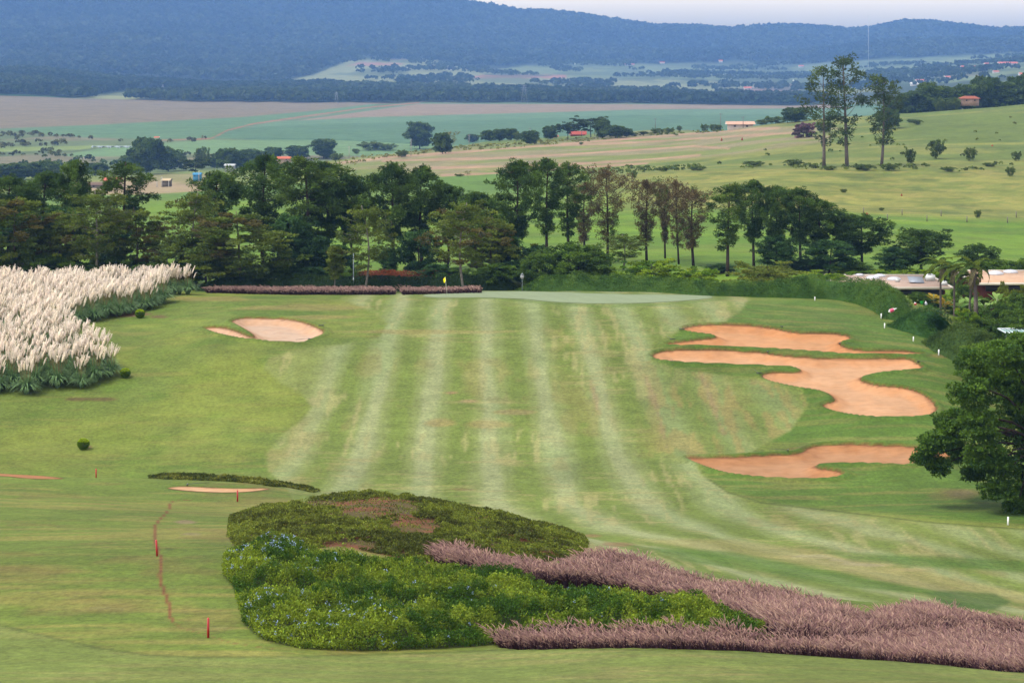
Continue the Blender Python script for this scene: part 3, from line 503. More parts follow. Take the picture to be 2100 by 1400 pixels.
def tree(seed, Ht, Wd, kind):
    """returns (trunk mesh, crown mesh) for a tree Ht tall and Wd wide standing at the origin"""
    r = rs(seed); T = Geo(); L = Geo()
    P = dict(
        pine=dict(nb=44, t0=.30, t1=.99, prof=lambda t: .32 + .68 * math.sin(math.pi * min(1, max(0, (t - .12) / .86)) ** 1.25), rise=.25, nt=7, tr=.58, n=58, L=.42, W=.12, c=C(54, 80, 44), c2=C(100, 128, 60), tw=.26, bark=BARK, up=.5, flat=.85),
        bluepine=dict(nb=38, t0=.15, t1=.98, prof=lambda t: .5 + .5 * math.sin(math.pi * t), rise=.1, nt=7, tr=.62, n=54, L=.40, W=.13, c=C(52, 82, 52), c2=C(78, 112, 66), tw=.2, bark=BARK, up=.4, flat=.9),
        thinpine=dict(nb=34, t0=.30, t1=.99, prof=lambda t: .35 + .65 * math.sin(math.pi * min(1, max(0, (t - .1) / .9)) ** 1.6), rise=.4, nt=6, tr=.50, n=48, L=.40, W=.11, c=C(58, 84, 46), c2=C(108, 132, 62), tw=.22, bark=BARK, up=.5, flat=.85),
        dead=dict(nb=60, t0=.22, t1=.99, prof=lambda t: .30 + .70 * math.sin(math.pi * min(1, max(0, (t - .12) / .88)) ** 1.7), rise=.55, nt=6, tr=.42, n=20, L=.36, W=.085, c=C(104, 86, 74), c2=C(122, 106, 84), tw=.24, bark=C(84, 70, 60), up=.3, flat=1),
        feather=dict(nb=46, t0=.16, t1=.97, prof=lambda t: .55 + .45 * math.sin(math.pi * min(1, t * 1.02)), rise=.12, nt=6, tr=.75, n=80, L=.34, W=.15, c=C(78, 98, 44), c2=C(128, 140, 56), tw=.2, bark=C(120, 108, 92), up=.25, flat=.42),
        light=dict(nb=34, t0=.30, t1=.98, prof=lambda t: .45 + .55 * math.sin(math.pi * min(1, t * 1.0)), rise=.35, nt=5, tr=.6, n=52, L=.30, W=.13, c=C(92, 110, 48), c2=C(128, 140, 62), tw=.17, bark=BARKL, up=.3, flat=.6),
        broad=dict(nb=54, t0=.12, t1=.97, prof=lambda t: .62 + .38 * math.sin(math.pi * min(1, t * 1.0)), rise=.15, nt=5, tr=.85, n=80, L=.30, W=.18, c=C(72, 102, 42), c2=C(112, 140, 56), tw=.2, bark=BARK, up=.4, flat=.75),
        bush=dict(nb=40, t0=.05, t1=.9, prof=lambda t: .8 + .2 * math.sin(math.pi * t), rise=.3, nt=4, tr=.6, n=80, L=.24, W=.15, c=C(96, 134, 38), c2=C(160, 182, 54), tw=.12, bark=BARK, up=.5, flat=.6),
        olive=dict(nb=40, t0=.08, t1=.9, prof=lambda t: .8 + .2 * math.sin(math.pi * t), rise=.2, nt=4, tr=.65, n=80, L=.26, W=.13, c=C(106, 120, 50), c2=C(140, 148, 64), tw=.12, bark=BARK, up=.4, flat=.5),
        euca=dict(nb=26, t0=.20, t1=.99, prof=lambda t: .30 + .55 * math.sin(math.pi * min(1, t * 1.02)) + .15 * t, rise=.9, nt=3, tr=.95, n=44, L=.8, W=.30, c=C(66, 84, 44), c2=C(92, 108, 54), tw=.24, bark=C(150, 136, 124), up=.2, flat=.8),
        far=dict(nb=42, t0=.12, t1=.96, prof=lambda t: .65 + .35 * math.sin(math.pi * min(1, t)), rise=.2, nt=4, tr=1.35, n=56, L=.85, W=.55, c=C(72, 94, 48), c2=C(102, 122, 60), tw=.25, bark=BARK, up=.3, flat=.8),
        scrubby=dict(nb=30, t0=.08, t1=.96, prof=lambda t: .7 + .3 * math.sin(math.pi * t), rise=.35, nt=4, tr=.8, n=34, L=.55, W=.3, c=C(90, 110, 56), c2=C(122, 136, 72), tw=.18, bark=BARK, up=.3, flat=.9),
        flattop=dict(nb=30, t0=.45, t1=.97, prof=lambda t: .7 + .3 * t, rise=.25, nt=5, tr=1.0, n=46, L=.8, W=.45, c=C(62, 80, 46), c2=C(84, 100, 54), tw=.3, bark=BARK, up=.3, flat=.35),
        bare=dict(nb=26, t0=.3, t1=.97, prof=lambda t: .6 + .4 * math.sin(math.pi * t), rise=.5, nt=3, tr=.6, n=10, L=.6, W=.2, c=C(120, 120, 84), c2=C(140, 136, 96), tw=.2, bark=C(130, 120, 108), up=.3, flat=.8),
        purple=dict(nb=34, t0=.05, t1=.95, prof=lambda t: .8 + .2 * math.sin(math.pi * t), rise=.2, nt=5, tr=1.0, n=60, L=.6, W=.4, c=C(112, 92, 110), c2=C(150, 104, 146), tw=.2, bark=BARK, up=.3, flat=.8),
    )[kind]
    sc = Ht / 15.0
    lean = r.uniform(-.035, .035, 2) * Ht; bend = r.uniform(-.02, .02, 2) * Ht
    def tp(t): return np.array([lean[0] * t + bend[0] * math.sin(math.pi * t), lean[1] * t + bend[1] * math.sin(math.pi * t), Ht * .97 * t])
    ts = np.linspace(0, 1, 9)
    if kind in ('light', 'feather'): bend = r.uniform(-.06, .06, 2) * Ht
    tr0 = P['tw'] * max(sc, .35)
    T.tube([tp(t) for t in ts], tr0 * (1 - .88 * ts) + .02, P['bark'], 7)
    cen = []; rad = []; cols = []
    nb = P['nb']
    for b in range(nb):
        t = P['t0'] + (P['t1'] - P['t0']) * ((b + r.uniform(0, 1)) / nb) ** .85
        a = b * 2.4 + r.uniform(-.5, .5); ln = Wd / 2 * P['prof']((t - P['t0']) / (P['t1'] - P['t0'])) * r.uniform(.7, 1.05) * (1 if t < .93 else .55)
        if kind in ('pine', 'thinpine') and r.uniform() < .15: ln *= 1.12
        p0 = tp(t * .97); dr = np.array([math.cos(a), math.sin(a), 0]); rise = P['rise'] * r.uniform(.3, 1.5)
        s_ = np.linspace(0, 1, 5)[:, None]
        pts = p0 + dr * ln * s_ + np.array([0, 0, 1]) * (rise * ln * (s_ ** 1.5) - .08 * ln * s_ * (kind in ('feather', 'broad', 'olive'))) + np.cumsum(r.normal(size=(5, 3)) * .035 * ln, 0)
        pts[0] = p0
        if pts[-1, 2] > Ht: pts[:, 2] -= (pts[-1, 2] - Ht) * np.linspace(0, 1, 5) * .8
        T.tube(pts, np.linspace(max(.018, tr0 * .30 * (1 - t * .6)), .015, 5), P['bark'], 4, False)
        if kind == 'dead' and r.uniform() < .10: gc = C(88, 112, 50)
        else: gc = P['c'] + (P['c2'] - P['c']) * r.uniform(0, 1) ** 1.5
        if kind in ('feather', 'light') and r.uniform() < .15: gc = C(100, 92, 50)
        nt_ = P['nt']
        for k in range(nt_):
            f = r.uniform(.35, 1.0) if kind != 'dead' else r.uniform(.45, 1.0)
            if k == 0: f = 1.0
            i = min(3, int(f * 4)); q = pts[i] + (pts[i + 1] - pts[i]) * (f * 4 - i)
            off = r.normal(size=3) * [.5, .5, .35] * (.35 + .14 * ln)
            e = q + off
            if kind in ('dead', 'light', 'thinpine'): T.tube([q, (q + e) / 2 + r.normal(size=3) * .05, e], [.02, .016, .01], P['bark'], 3, False)
            cen.append(e); rad.append(P['tr'] * r.uniform(.7, 1.25) * max(sc, .5) ** .5)
            cols.append(gc * r.uniform(.72, 1.3))
    cen = np.array(cen); rad = np.array(rad); cols = np.array(cols)
    tufts(L, cen, rad, P['n'], P['L'], P['W'], cols, r, P['up'], P['flat'], (.25, .1, 0) if kind in ('feather', 'light', 'broad') else (0, 0, 0))
    return T.mesh('trunk', M_bark, True), L.mesh('crown', M_leaf)
TREES = {}
def place_tree(key, px, d, top, hw, label, cat='tree', name='tree', group=None, rot=0, mirror=False, base=None, spec=None):
    """put proto `key` with its foot at distance d under column px, its top at picture height `top`, half width hw"""
    kind, seed, H0, W0 = spec or PROTO[key]
    if key not in TREES: TREES[key] = tree(seed, H0, W0, kind)
    g_ = gd(px, d); base_py = HY - F * g_[2] / d
    h = (base_py - top) / F * d; wdt = 2 * hw / F * d * 1.12
    o = bpy.data.objects.new(name, None); COL.objects.link(o); o.empty_display_size = .5
    o.location = (g_[0], g_[1], g_[2] - .05); o.rotation_euler = (0, 0, rot); o.scale = (wdt / W0, wdt / W0, h / H0)
    link('trunk', TREES[key][0], o); link('crown', TREES[key][1], o)
    return tag(o, label, cat, group)
PROTO = dict(e1=('euca', 91, 30, 13), e2=('euca', 92, 33, 12), e3=('euca', 93, 26, 12), v1=('far', 101, 11, 12), v2=('far', 102, 12, 10), v3=('far', 103, 14, 9), v4=('scrubby', 104, 6, 8), w1=('flattop', 105, 10, 16), w2=('bare', 106, 9, 9), w3=('purple', 107, 8, 10),
    p1=('pine', 11, 17, 10), p2=('pine', 12, 17, 8), p3=('pine', 13, 16, 9), p4=('pine', 14, 15, 8), p5=('pine', 15, 17, 10), p6=('thinpine', 16, 17, 6.5), p7=('thinpine', 17, 16, 6), p8=('pine', 18, 12, 9),
    b1=('bluepine', 21, 9, 7), b2=('bluepine', 22, 10, 7), d1=('dead', 31, 13, 8), d2=('dead', 32, 12, 6), d3=('dead', 33, 12, 3.0), f1=('feather', 41, 12, 11), f2=('feather', 42, 12, 12), f3=('feather', 43, 10, 9),
    l1=('light', 51, 12, 7), l2=('light', 52, 12, 8), l3=('light', 53, 8, 3), r1=('broad', 61, 8, 9), r2=('broad', 62, 9, 9), u1=('bush', 71, 4, 6), u2=('bush', 72, 4, 6), o1=('olive', 81, 4, 7))
# the belt of trees behind the course: (proto, column, distance, top, half width, rotation, label)
BELT = [
 ('p2', -60, 292, 345, 62, 0, None), ('p1', 18, 290, 352, 64, 1, 'dark pine at the left edge of the picture, its crown cut by the frame'),
 ('p3', 92, 292, 346, 66, 2, 'broad low-topped dark pine, second from the left edge'), ('p4', 152, 288, 321, 42, 3, 'narrow tall pine just left of the flat-topped pine'),
 ('p7', 254, 296, 325, 56, 4, 'flat-topped pine with bare upper trunk against bright pasture'), ('f1', 40, 272, 395, 82, 0, 'olive feathery tree at far left behind the pampas plumes'),
 ('f2', -80, 272, 400, 90, 1, None), ('f3', 128, 276, 430, 66, 2, 'dim olive tree above the left part of the pampas plumes'), ('l1', 196, 270, 385, 66, 3, 'yellowish feathery tree left of the flat-topped pine'),
 ('f1', 276, 274, 420, 70, 4, 'reddish olive spreading tree under the flat-topped pine'), ('l2', 345, 272, 480, 46, 5, 'small olive tree left of the bright pasture gap'),
 ('b1', 120, 284, 420, 60, 2, 'dark bluish pine buried in the far left thicket'), ('b2', 225, 286, 440, 48, 3, 'dark pine low behind the reddish olive tree'), ('b1', 20, 286, 430, 60, 3, 'dark lower pine in the far left corner of the belt'),
 ('l2', 402, 274, 388, 58, 6, 'leafy tree right of the pasture gap, topping the big olive tree'), ('f2', 492, 268, 428, 112, 7, 'largest olive feathery tree, spreading low over the hedge'),
 ('f3', 425, 270, 470, 72, 8, 'shaded olive tree behind the right tip of the pampas'), ('p4', 442, 288, 345, 52, 5, 'round-topped pine behind the largest olive tree'), ('p5', 540, 292, 309, 72, 6, 'tall dome-topped pine left of the two bare-trunked pines'),
 ('p6', 628, 284, 312, 62, 7, 'left of two pines with long bare trunks'), ('p2', 672, 288, 322, 62, 8, 'right of two pines with long bare trunks'), ('p8', 722, 290, 356, 44, 9, 'lower pine shouldering the two bare-trunked pines'),
 ('b1', 592, 276, 436, 50, 1, 'blue-green young pine beside the big olive tree'), ('b2', 645, 276, 480, 48, 2, 'dark bushy young pine over the hedge left of the pole'), ('b1', 690, 278, 500, 42, 3, 'dark low pine just left of the tall pole'),
 ('l1', 748, 264, 415, 52, 4, 'slender pale-trunked tree leaning over the hedge'), ('l3', 686, 263, 500, 16, 5, 'thin sapling before the hedge left of the tall pole'),
 ('p1', 806, 290, 326, 60, 10, 'big cauliflower-crowned pine, left stem'), ('p5', 866, 294, 332, 62, 11, 'big cauliflower-crowned pine, right stem'), ('p3', 918, 296, 372, 44, 0, 'dark pine sloping down right of the cauliflower-crowned pines'),
 ('b2', 796, 280, 505, 22, 4, 'small ragged pine in the pasture gap left of the flag'), ('b1', 862, 282, 470, 46, 5, 'lower dark pine between the two cauliflower-crowned trunks'),
 ('l2', 952, 262, 408, 72, 6, 'pale-trunked tree standing just behind the yellow flag'), ('p4', 985, 286, 388, 50, 1, 'shaded pine behind the pale-trunked tree'), ('f3', 1010, 278, 440, 60, 2, 'dim reddish-green tree right of the pale-trunked tree'),
 ('b2', 1040, 280, 480, 48, 6, 'dark low pine above the lamp'), ('p1', 1058, 290, 320, 58, 3, 'open-crowned pine with a side branch reaching left'), ('p7', 1122, 300, 317, 40, 4, 'upright pine with bare trunk, middle of a group of three'), ('p6', 1168, 310, 327, 40, 5, 'lighter pine at the right of a group of three'),
 ('b1', 1102, 290, 500, 32, 7, 'small dark pine among trunks right of the flag'),
 ('d1', 1246, 312, 342, 50, 6, 'largest browned dying pine, round fan of bare twigs'), ('d2', 1200, 320, 372, 34, 2, 'thin browned pine left of the largest dying pine'), ('d2', 1326, 316, 366, 38, 7, 'second browned pine with a straight dark trunk'), ('d3', 1364, 322, 372, 14, 0, 'very thin bare browned pine between two dying pines'),
 ('d1', 1392, 310, 366, 36, 1, 'browned pine with mossy trunk, left of a half-green one'), ('d2', 1422, 306, 386, 42, 2, 'half-green half-brown pine at the end of the dying row'), ('l1', 1278, 296, 478, 44, 3, 'reddish-brown small tree below the largest dying pine'),
 ('p6', 1492, 286, 370, 44, 3, 'pine with a long trunk reaching down to the long hedge'), ('p5', 1546, 302, 363, 46, 4, 'highest pine of the right-hand group'), ('p4', 1592, 300, 376, 40, 5, 'dark pine right of the highest of the right-hand group'), ('p1', 1642, 298, 378, 50, 6, 'broad pine in the middle of the right-hand group'),
 ('p2', 1684, 300, 402, 44, 7, 'pine where the right-hand group steps down'), ('p3', 1724, 302, 430, 36, 0, 'short pine low in the right-hand group'), ('p8', 1768, 300, 440, 60, 8, 'rounded dark pine left of the lone wide pine'), ('b2', 1590, 292, 480, 44, 4, 'low dark growth under the right-hand pines, left part'), ('b1', 1700, 292, 490, 52, 8, 'low dark growth under the right-hand pines, right part'),
 ('p8', 1892, 296, 468, 66, 9, 'wide low pine standing alone behind the clubhouse roof'), ('b2', 1832, 294, 505, 44, 9, 'small dark pine joining the wide low pine'), ('p8', 2006, 300, 500, 42, 2, 'small round pine behind the palms'),
]
gname = 'trees in the belt behind the green'
KN = dict(p='pine_tree', b='pine_tree', d='dead_pine_tree', f='feathery_tree', l='slender_tree')
for i, (k, px, d, top, hw, ro, lab) in enumerate(BELT):
    place_tree(k, px, d, top, hw, lab or ('pine tree mostly outside the left edge' if k[0] == 'p' else 'olive tree mostly outside the left edge'), 'tree', KN[k[0]], gname, rot=ro * 1.05)
SHR = [('r1', 1182, 270, 498, 74, 0, 'broad dark green leafy tree low in the middle, right of the lamp', 'leafy_tree'), ('r2', 1112, 268, 515, 42, 1, 'yellow-green leafy shrub directly right of the lamp', 'leafy_shrub'),
 ('u1', 1335, 268, 538, 52, 2, 'bright yellow-green shrub under the dying pines', 'leafy_shrub'), ('u2', 1425, 268, 552, 40, 3, 'mixed green shrub right of the bright yellow-green shrub', 'leafy_shrub'),
 ('o1', 1575, 266, 543, 68, 4, 'olive-green spreading shrub behind the long hedge', 'leafy_shrub'), ('u1', 1690, 272, 560, 48, 5, 'flat green shrub left of the clubhouse roof', 'leafy_shrub'), ('u2', 1775, 290, 552, 50, 0, 'green shrub behind the clubhouse roof, left part', 'leafy_shrub'),
 ('u1', 1862, 290, 553, 48, 1, 'green shrub behind the clubhouse roof, right part', 'leafy_shrub'), ('r2', 2056, 296, 530, 52, 2, 'dark leafy tree behind the right roof', 'leafy_tree'), ('r1', 2130, 294, 525, 60, 2, 'dark leafy tree at the right edge behind the roof', 'leafy_tree'),
 ('u2', 1940, 290, 556, 40, 4, 'light green shrub behind the palm crowns', 'leafy_shrub'), ('u1', 1240, 268, 560, 34, 3, 'low green shrub left of the bright yellow-green shrub', 'leafy_shrub')]
for k, px, d, top, hw, ro, lab, nm in SHR: place_tree(k, px, d, top, hw, lab, 'shrub' if 'shrub' in nm else 'tree', nm, 'shrubs behind the long hedge', rot=ro)
# dark undergrowth between the trunks
for i, (k, px, d, top, hw, lab) in enumerate([('b2',380,272,530,40,'dark undergrowth bush at the right tip of the pampas'),('r1',560,274,540,46,'dark undergrowth bush right of the largest olive tree'),('b2',640,272,545,40,'dark undergrowth bush below the two bare-trunked pines'),('r2',705,272,548,34,'dark undergrowth bush behind the tall slim pole'),('b2',895,274,540,42,'dark undergrowth bush just left of the yellow flag'),('r1',930,273,548,40,'dark undergrowth bush behind the yellow flag'),('r1',1020,271,540,46,'dark undergrowth bush left of the lamp'),('b2',1070,274,530,40,'dark undergrowth bush behind the lamp'),('r2',470,276,535,50,'dark undergrowth bush inside the largest olive tree'),('b2',1480,292,540,36,'dark undergrowth bush at the long-trunked pine'),('b2',1655,294,530,50,'dark undergrowth bush below the broad right-hand pine'),('r1',1745,292,535,44,'dark undergrowth bush left of the clubhouse roof'),('r2',100,272,520,60,'dark undergrowth bush behind the pampas, left part'),('r1',230,272,525,60,'dark undergrowth bush behind the pampas, middle part'),('r2',320,270,535,40,'dark undergrowth bush behind the pampas, right part'),('r1',10,272,515,60,'dark undergrowth bush at the left edge behind the pampas')]):
    place_tree(k, px, d, top, hw, lab, 'shrub', 'undergrowth_bush', 'undergrowth bushes beneath the tree belt', rot=i * .8)
# ------------------------------------------------------------------ hedges: rounded banks of drooping shoots
def bank(name, pts, label, cat, cA, cB, dens=26, L=.42, W=.07, droop=.8, lo=190, hi=300, extra=None, core=True, stuff=False, seed=1, flow=None):
    """pts: (px, py of the near foot, depth of the bank in metres, height in metres)"""
    r = rs(seed); A = np.array([list((gp(a, b, lo, hi) if b > 0 else gd(a, -b))[:2]) + [w_, h_] for a, b, w_, h_ in pts], float)
    A = smooth_poly(A, 8, False)
    seg = np.concatenate([[0], np.cumsum(np.hypot(*np.diff(A[:, :2], axis=0).T))]); Ltot = seg[-1]
    T_ = np.gradient(A[:, :2], axis=0); T_ = unit(T_); N_ = np.stack([-T_[:, 1], T_[:, 0]], 1);
    def at(s, v):   # s along, v 0..1 across from the near foot to the far foot
        x = np.interp(s, seg, A[:, 0]); y = np.interp(s, seg, A[:, 1]); w_ = np.interp(s, seg, A[:, 2]); h_ = np.interp(s, seg, A[:, 3])
        nx = np.interp(s, seg, N_[:, 0]); ny = np.interp(s, seg, N_[:, 1])
        X = x + nx * w_ * v; Y = y + ny * w_ * v
        end = np.clip(np.minimum(s, Ltot - s) / 3.2, 0, 1) ** .5
        pr = np.sin(np.pi * np.clip(v, 0, 1)) ** .55
        hh = h_ * end * pr * (.82 + .36 * fbm(X / 2.2, Y / 2.2, 2, 300 + seed))
        return X, Y, H(X, Y), hh
    g = Geo()
    if core:
        ns = max(8, int(Ltot / .6)); nv = 9; s_, v_ = np.meshgrid(np.linspace(0, Ltot, ns), np.linspace(0, 1, nv), indexing='ij')
        X, Y, Z, hh = at(s_.ravel(), v_.ravel()); i, j = np.meshgrid(np.arange(ns - 1), np.arange(nv - 1), indexing='ij'); q = (i * nv + j).ravel()
        g.add(np.stack([X, Y, Z + hh * .86 - .05], 1), np.stack([q, q + 1, q + nv + 1, q + nv], 1), np.asarray(cA) * 1.5)
    area = Ltot * (A[:, 2].mean() + A[:, 3].mean() * 1.4); n = int(area * dens)
    s = r.uniform(0, Ltot, n); v = r.beta(1.0, 1.5, n); X, Y, Z, hh = at(s, v)
    X2, Y2, Z2, h2 = at(s, v + .04); gx = X2 - X; gy = Y2 - Y
    out = unit(np.stack([-gx, -gy, np.zeros(n)], 1)) * np.where(v < .5, 1, -1)[:, None] * (1 - np.sin(np.pi * v))[:, None]
    P_ = np.stack([X, Y, Z + hh * r.uniform(.86, 1.05, n)], 1)
    P_[:, :2] += out[:, :2] * .1
    D = unit(out * 1.0 + r.normal(size=(n, 3)) * .5 + np.array([0.25, 0, .7 - droop]))
    cl = fbm(X / 1.3, Y / 1.3, 2, 310 + seed)[:, None]
    c = (np.asarray(cA) + (np.asarray(cB) - np.asarray(cA)) * ss(.3, .7, cl)) * r.uniform(.75, 1.25, (n, 1))
    g.leaves(P_, D, L * r.uniform(.6, 1.3, n), W, c, r)
    if extra is not None: extra(g, at, Ltot, r)
    o = link(name, g.mesh(name, M_leaf)); tag(o, label, cat, kind='stuff' if stuff else None)
    return o
HG1, HG2 = C(66, 98, 44), C(104, 134, 62)
bank('hedge', [(1052,-259,3.5,1.3),(1090,-257.5,4,1.9),(1140,-256,4.5,2.1),(1200,-255,4.5,2.2),(1270,-254,4.5,2.1),(1350,-252,4.5,1.8),(1440,606,4.5,1.6),(1540,609,4.5,1.8),(1640,612,5,2.2),(1700,614,5,2.7),(1750,622,5,3.0),(1790,638,4.5,3.0),(1815,655,4,2.8)], 'long grassy green hedge curving round the back and right of the putting green', 'hedge', HG1, HG2, 60, .42, .06, .75, seed=1)
bank('hedge', [(1818,668,5,2.2),(1835,674,6,2.8),(1862,682,6.5,3.0),(1890,691,6.5,2.8),(1925,700,6,2.2)], 'middle rounded green hedge mound, below the palms', 'hedge', C(54, 90, 44), C(84, 120, 54), 62, .40, .06, .75, seed=2)
bank('hedge', [(1893,702,6,2.2),(1908,716,7,3.2),(1935,730,7.5,3.5),(1975,750,8,3.4),(2030,770,8,3.0),(2100,790,8,2.3),(2180,810,8,2.2)], 'nearest rounded olive-green hedge mound, beside the leafy tree at right', 'hedge', C(64, 88, 44), C(96, 118, 58), 60, .40, .06, .75, seed=3)
bank('hedge', [(400,597,3,1.8),(480,598,3,1.9),(600,598,3,2.0),(720,598,3,1.9),(850,598,3,1.8),(960,597,3,1.9),(1062,595,3,2.4)], 'dark clipped hedge running behind the green under the tree belt', 'hedge', C(40, 62, 34), C(62, 86, 42), 60, .22, .12, .3, lo=255, hi=270, seed=4)
bank('hedge', [(655,587,1.2,1.9),(760,586,1.2,1.95),(860,586,1.2,1.95),(985,586,1.2,1.7)], 'low reddish hedge strip peeping over the dark clipped hedge', 'hedge', C(120, 66, 52), C(176, 98, 76), 70, .2, .12, .2, lo=262, hi=280, seed=5)
# ------------------------------------------------------------------ fountain grass: arching purple stems with tan plumes
def fgrass(name, regions, label, spacing, hgt, seed, stems=34, cs=(C(80, 54, 64), C(118, 88, 96)), cp=(C(230, 194, 172), C(170, 130, 132)), th=1.0, wind=(-.2, 0), kind='stuff'):
    r = rs(seed); g = Geo(); XY = []
    for poly, lo, hi in regions:
        w_ = W2(poly, lo, hi); mn, mx = w_.min(0), w_.max(0)
        gx, gy = np.meshgrid(np.arange(mn[0], mx[0], spacing), np.arange(mn[1], mx[1], spacing)); gx = gx.ravel() + r.uniform(-.5, .5, gx.size) * spacing; gy = gy.ravel() + r.uniform(-.5, .5, gy.size) * spacing
        k = psdf(gx, gy, w_) > 0; XY.append(np.stack([gx[k], gy[k]], 1))
    XY = np.concatenate(XY); m = len(XY); hz_ = hgt * (.62 + .5 * fbm(XY[:, 0] / 2, XY[:, 1] / 2, 2, seed) + r.uniform(-.12, .26, m)); k = np.repeat(np.arange(m), stems); n = len(k)
    a = r.uniform(0, 2 * np.pi, n); tilt = r.uniform(.05, .62, n) ; hh = hz_[k] * r.uniform(.30, 1.08, n) ** .8
    rb = r.uniform(0, .26, n); bx = XY[k, 0] + np.cos(a) * rb; by = XY[k, 1] + np.sin(a) * rb; bz = H(bx, by)
    dx = np.cos(a) * tilt + wind[0] * r.uniform(.4, 1.3, n); dy = np.sin(a) * tilt + wind[1]
    tint = r.uniform(.75, 1.2, (m, 1))[k]
    def pt(f): return np.stack([bx + dx * hh * f ** 1.7, by + dy * hh * f ** 1.7, bz + hh * (f - .22 * f ** 3)], 1)
    fs = [0, .35, .62]; side = unit(np.stack([-dy, dx, np.zeros(n)], 1)); wd = .022 * th
    p0, p1, p2 = [pt(f) for f in fs]
    sm = (cs[0] + (cs[1] - cs[0]) * r.uniform(0, 1, (n, 1))) * tint
    V = np.stack([p0 - side * wd, p0 + side * wd, p1 + side * wd * .9, p1 - side * wd * .9, p2 + side * wd * .6, p2 - side * wd * .6], 1).reshape(-1, 3)
    b = np.arange(n)[:, None] * 6; g.add(V, np.concatenate([b + [0, 1, 2, 3], b + [3, 2, 4, 5]]), np.repeat(sm, 6, 0))
    pk = r.uniform(0, 1, n) < .55; q = [pt(f)[pk] for f in (.66, .78, .92, 1.04)]; s2 = side[pk]; up = unit(np.cross(s2, q[2] - q[0])); pw = .019 * th
    cpp = ((cp[0] + (cp[1] - cp[0]) * r.uniform(0, 1, (n, 1))) * tint)[pk]; nn = pk.sum()
    for ax in (s2, up):
        V = np.stack([q[0], q[1] + ax * pw, q[1] - ax * pw, q[2] + ax * pw * .8, q[2] - ax * pw * .8, q[3]], 1).reshape(-1, 3); b = np.arange(nn)[:, None] * 6
        g.add(V, b + [1, 3, 4, 2], np.repeat(cpp, 6, 0)); 
        g.F[3].append(b + [0, 1, 2] + g.n - nn * 6); g.F[3].append(b + [3, 5, 4] + g.n - nn * 6)
    o = link(name, g.mesh(name, M_plume)); return tag(o, label, 'ornamental grass', kind=kind)
fgrass('fountain_grass', [([(885,1150),(905,1138),(940,1142),(1000,1160),(1080,1172),(1150,1180),(1200,1160),(1250,1152),(1320,1168),(1400,1200),(1480,1222),(1600,1240),(1700,1258),(1760,1275),(1720,1310),(1660,1318),(1600,1312),(1560,1290),(1480,1268),(1400,1245),(1300,1220),(1200,1205),(1100,1200),(1000,1185),(930,1172)], 80, 128)],
    'purple fountain grass in the rear band, sweeping from the mound down to the right', .38, 1.15, 21, 54, th=1.1)
fgrass('fountain_grass', [([(1010,1322),(1050,1310),(1200,1306),(1400,1306),(1600,1318),(1700,1318),(1760,1290),(1850,1270),(1900,1262),(2000,1280),(2100,1300),(2300,1330),(2300,1440),(2100,1376),(1950,1362),(1800,1350),(1600,1336),(1400,1328),(1200,1326),(1060,1328)], 70, 112)],
    'purple fountain grass in the front band, widening at the lower right corner', .33, 1.0, 22, 54, th=1.0)
fgrass('fountain_grass', [([(425,601),(560,604),(700,605),(808,604.5),(808,600),(700,600),(560,600),(425,598)], 245, 262), ([(826,604.5),(900,603),(985,601),(985,598),(900,600),(826,600)], 245, 262)], 'dark purple fountain grass row along the foot of the dark clipped hedge', .34, 1.05, 23, 16, th=2.0, cs=(C(62, 46, 50), C(96, 72, 72)), cp=(C(236, 200, 184), C(160, 124, 120)))
# ------------------------------------------------------------------ shrub beds in the foreground
def bed(name, poly, lo, hi, label, hA, hB, dens, L, W, cA, cB, seed, cat='shrubs', patch=None, hs=2.0, holes=None, flowers=None, upb=.6, under=None):
    r = rs(seed); w_ = W2(poly, lo, hi); mn, mx = w_.min(0), w_.max(0)
    area = (mx[0] - mn[0]) * (mx[1] - mn[1]); n = int(area * dens); x = r.uniform(mn[0], mx[0], n); y = r.uniform(mn[1], mx[1], n); s = psdf(x, y, w_)
    k = s > -.05; x, y, s = x[k], y[k], np.maximum(s[k], 0)
    def hf(x, y, s):
        b = fbm(x / hs, y / hs, 3, seed); return (hA + (hB - hA) * ss(.3, .7, b)) * (.45 + .55 * ss(0, 1.2, s)) * (.72 + .56 * vn(x / (hs * .28), y / (hs * .28), seed + 3))
    if patch is not None: k = r.uniform(0, 1, len(x)) < patch(x, y); x, y, s = x[k], y[k], s[k]
    n = len(x); h = hf(x, y, s); f = 1 - r.uniform(0, 1, n) ** 2 * np.where(s < .9, .95, .4)
    sprig = (r.uniform(0, 1, n) < .10) * r.uniform(0, .22, n) * min(1, hB); P_ = np.stack([x, y, H(x, y) + h * f + sprig], 1); D = unit(r.normal(size=(n, 3)) * .8 + [0, 0, upb])
    m1 = fbm(x / 2.6, y / 2.6, 3, seed + 7)[:, None]; m2 = fbm(x / .5, y / .5, 2, seed + 9)[:, None]
    c = cA + (cB - cA) * ss(.38, .62, m1 * .6 + m2 * .4); c = c * r.uniform(.6, 1.4, (n, 1)) * (1 + .35 * (sprig[:, None] > 0)) * (1 + np.array([.1, 0, -.1]) * r.uniform(-1, 1, (n, 1)))
    g = Geo(); g.leaves(P_, D, L * r.uniform(.6, 1.4, n), W, c, r)
    o = link(name, g.mesh(name, M_leaf)); tag(o, label, cat, kind='stuff')
    if flowers: flowers(o, hf, w_, r)
    return o
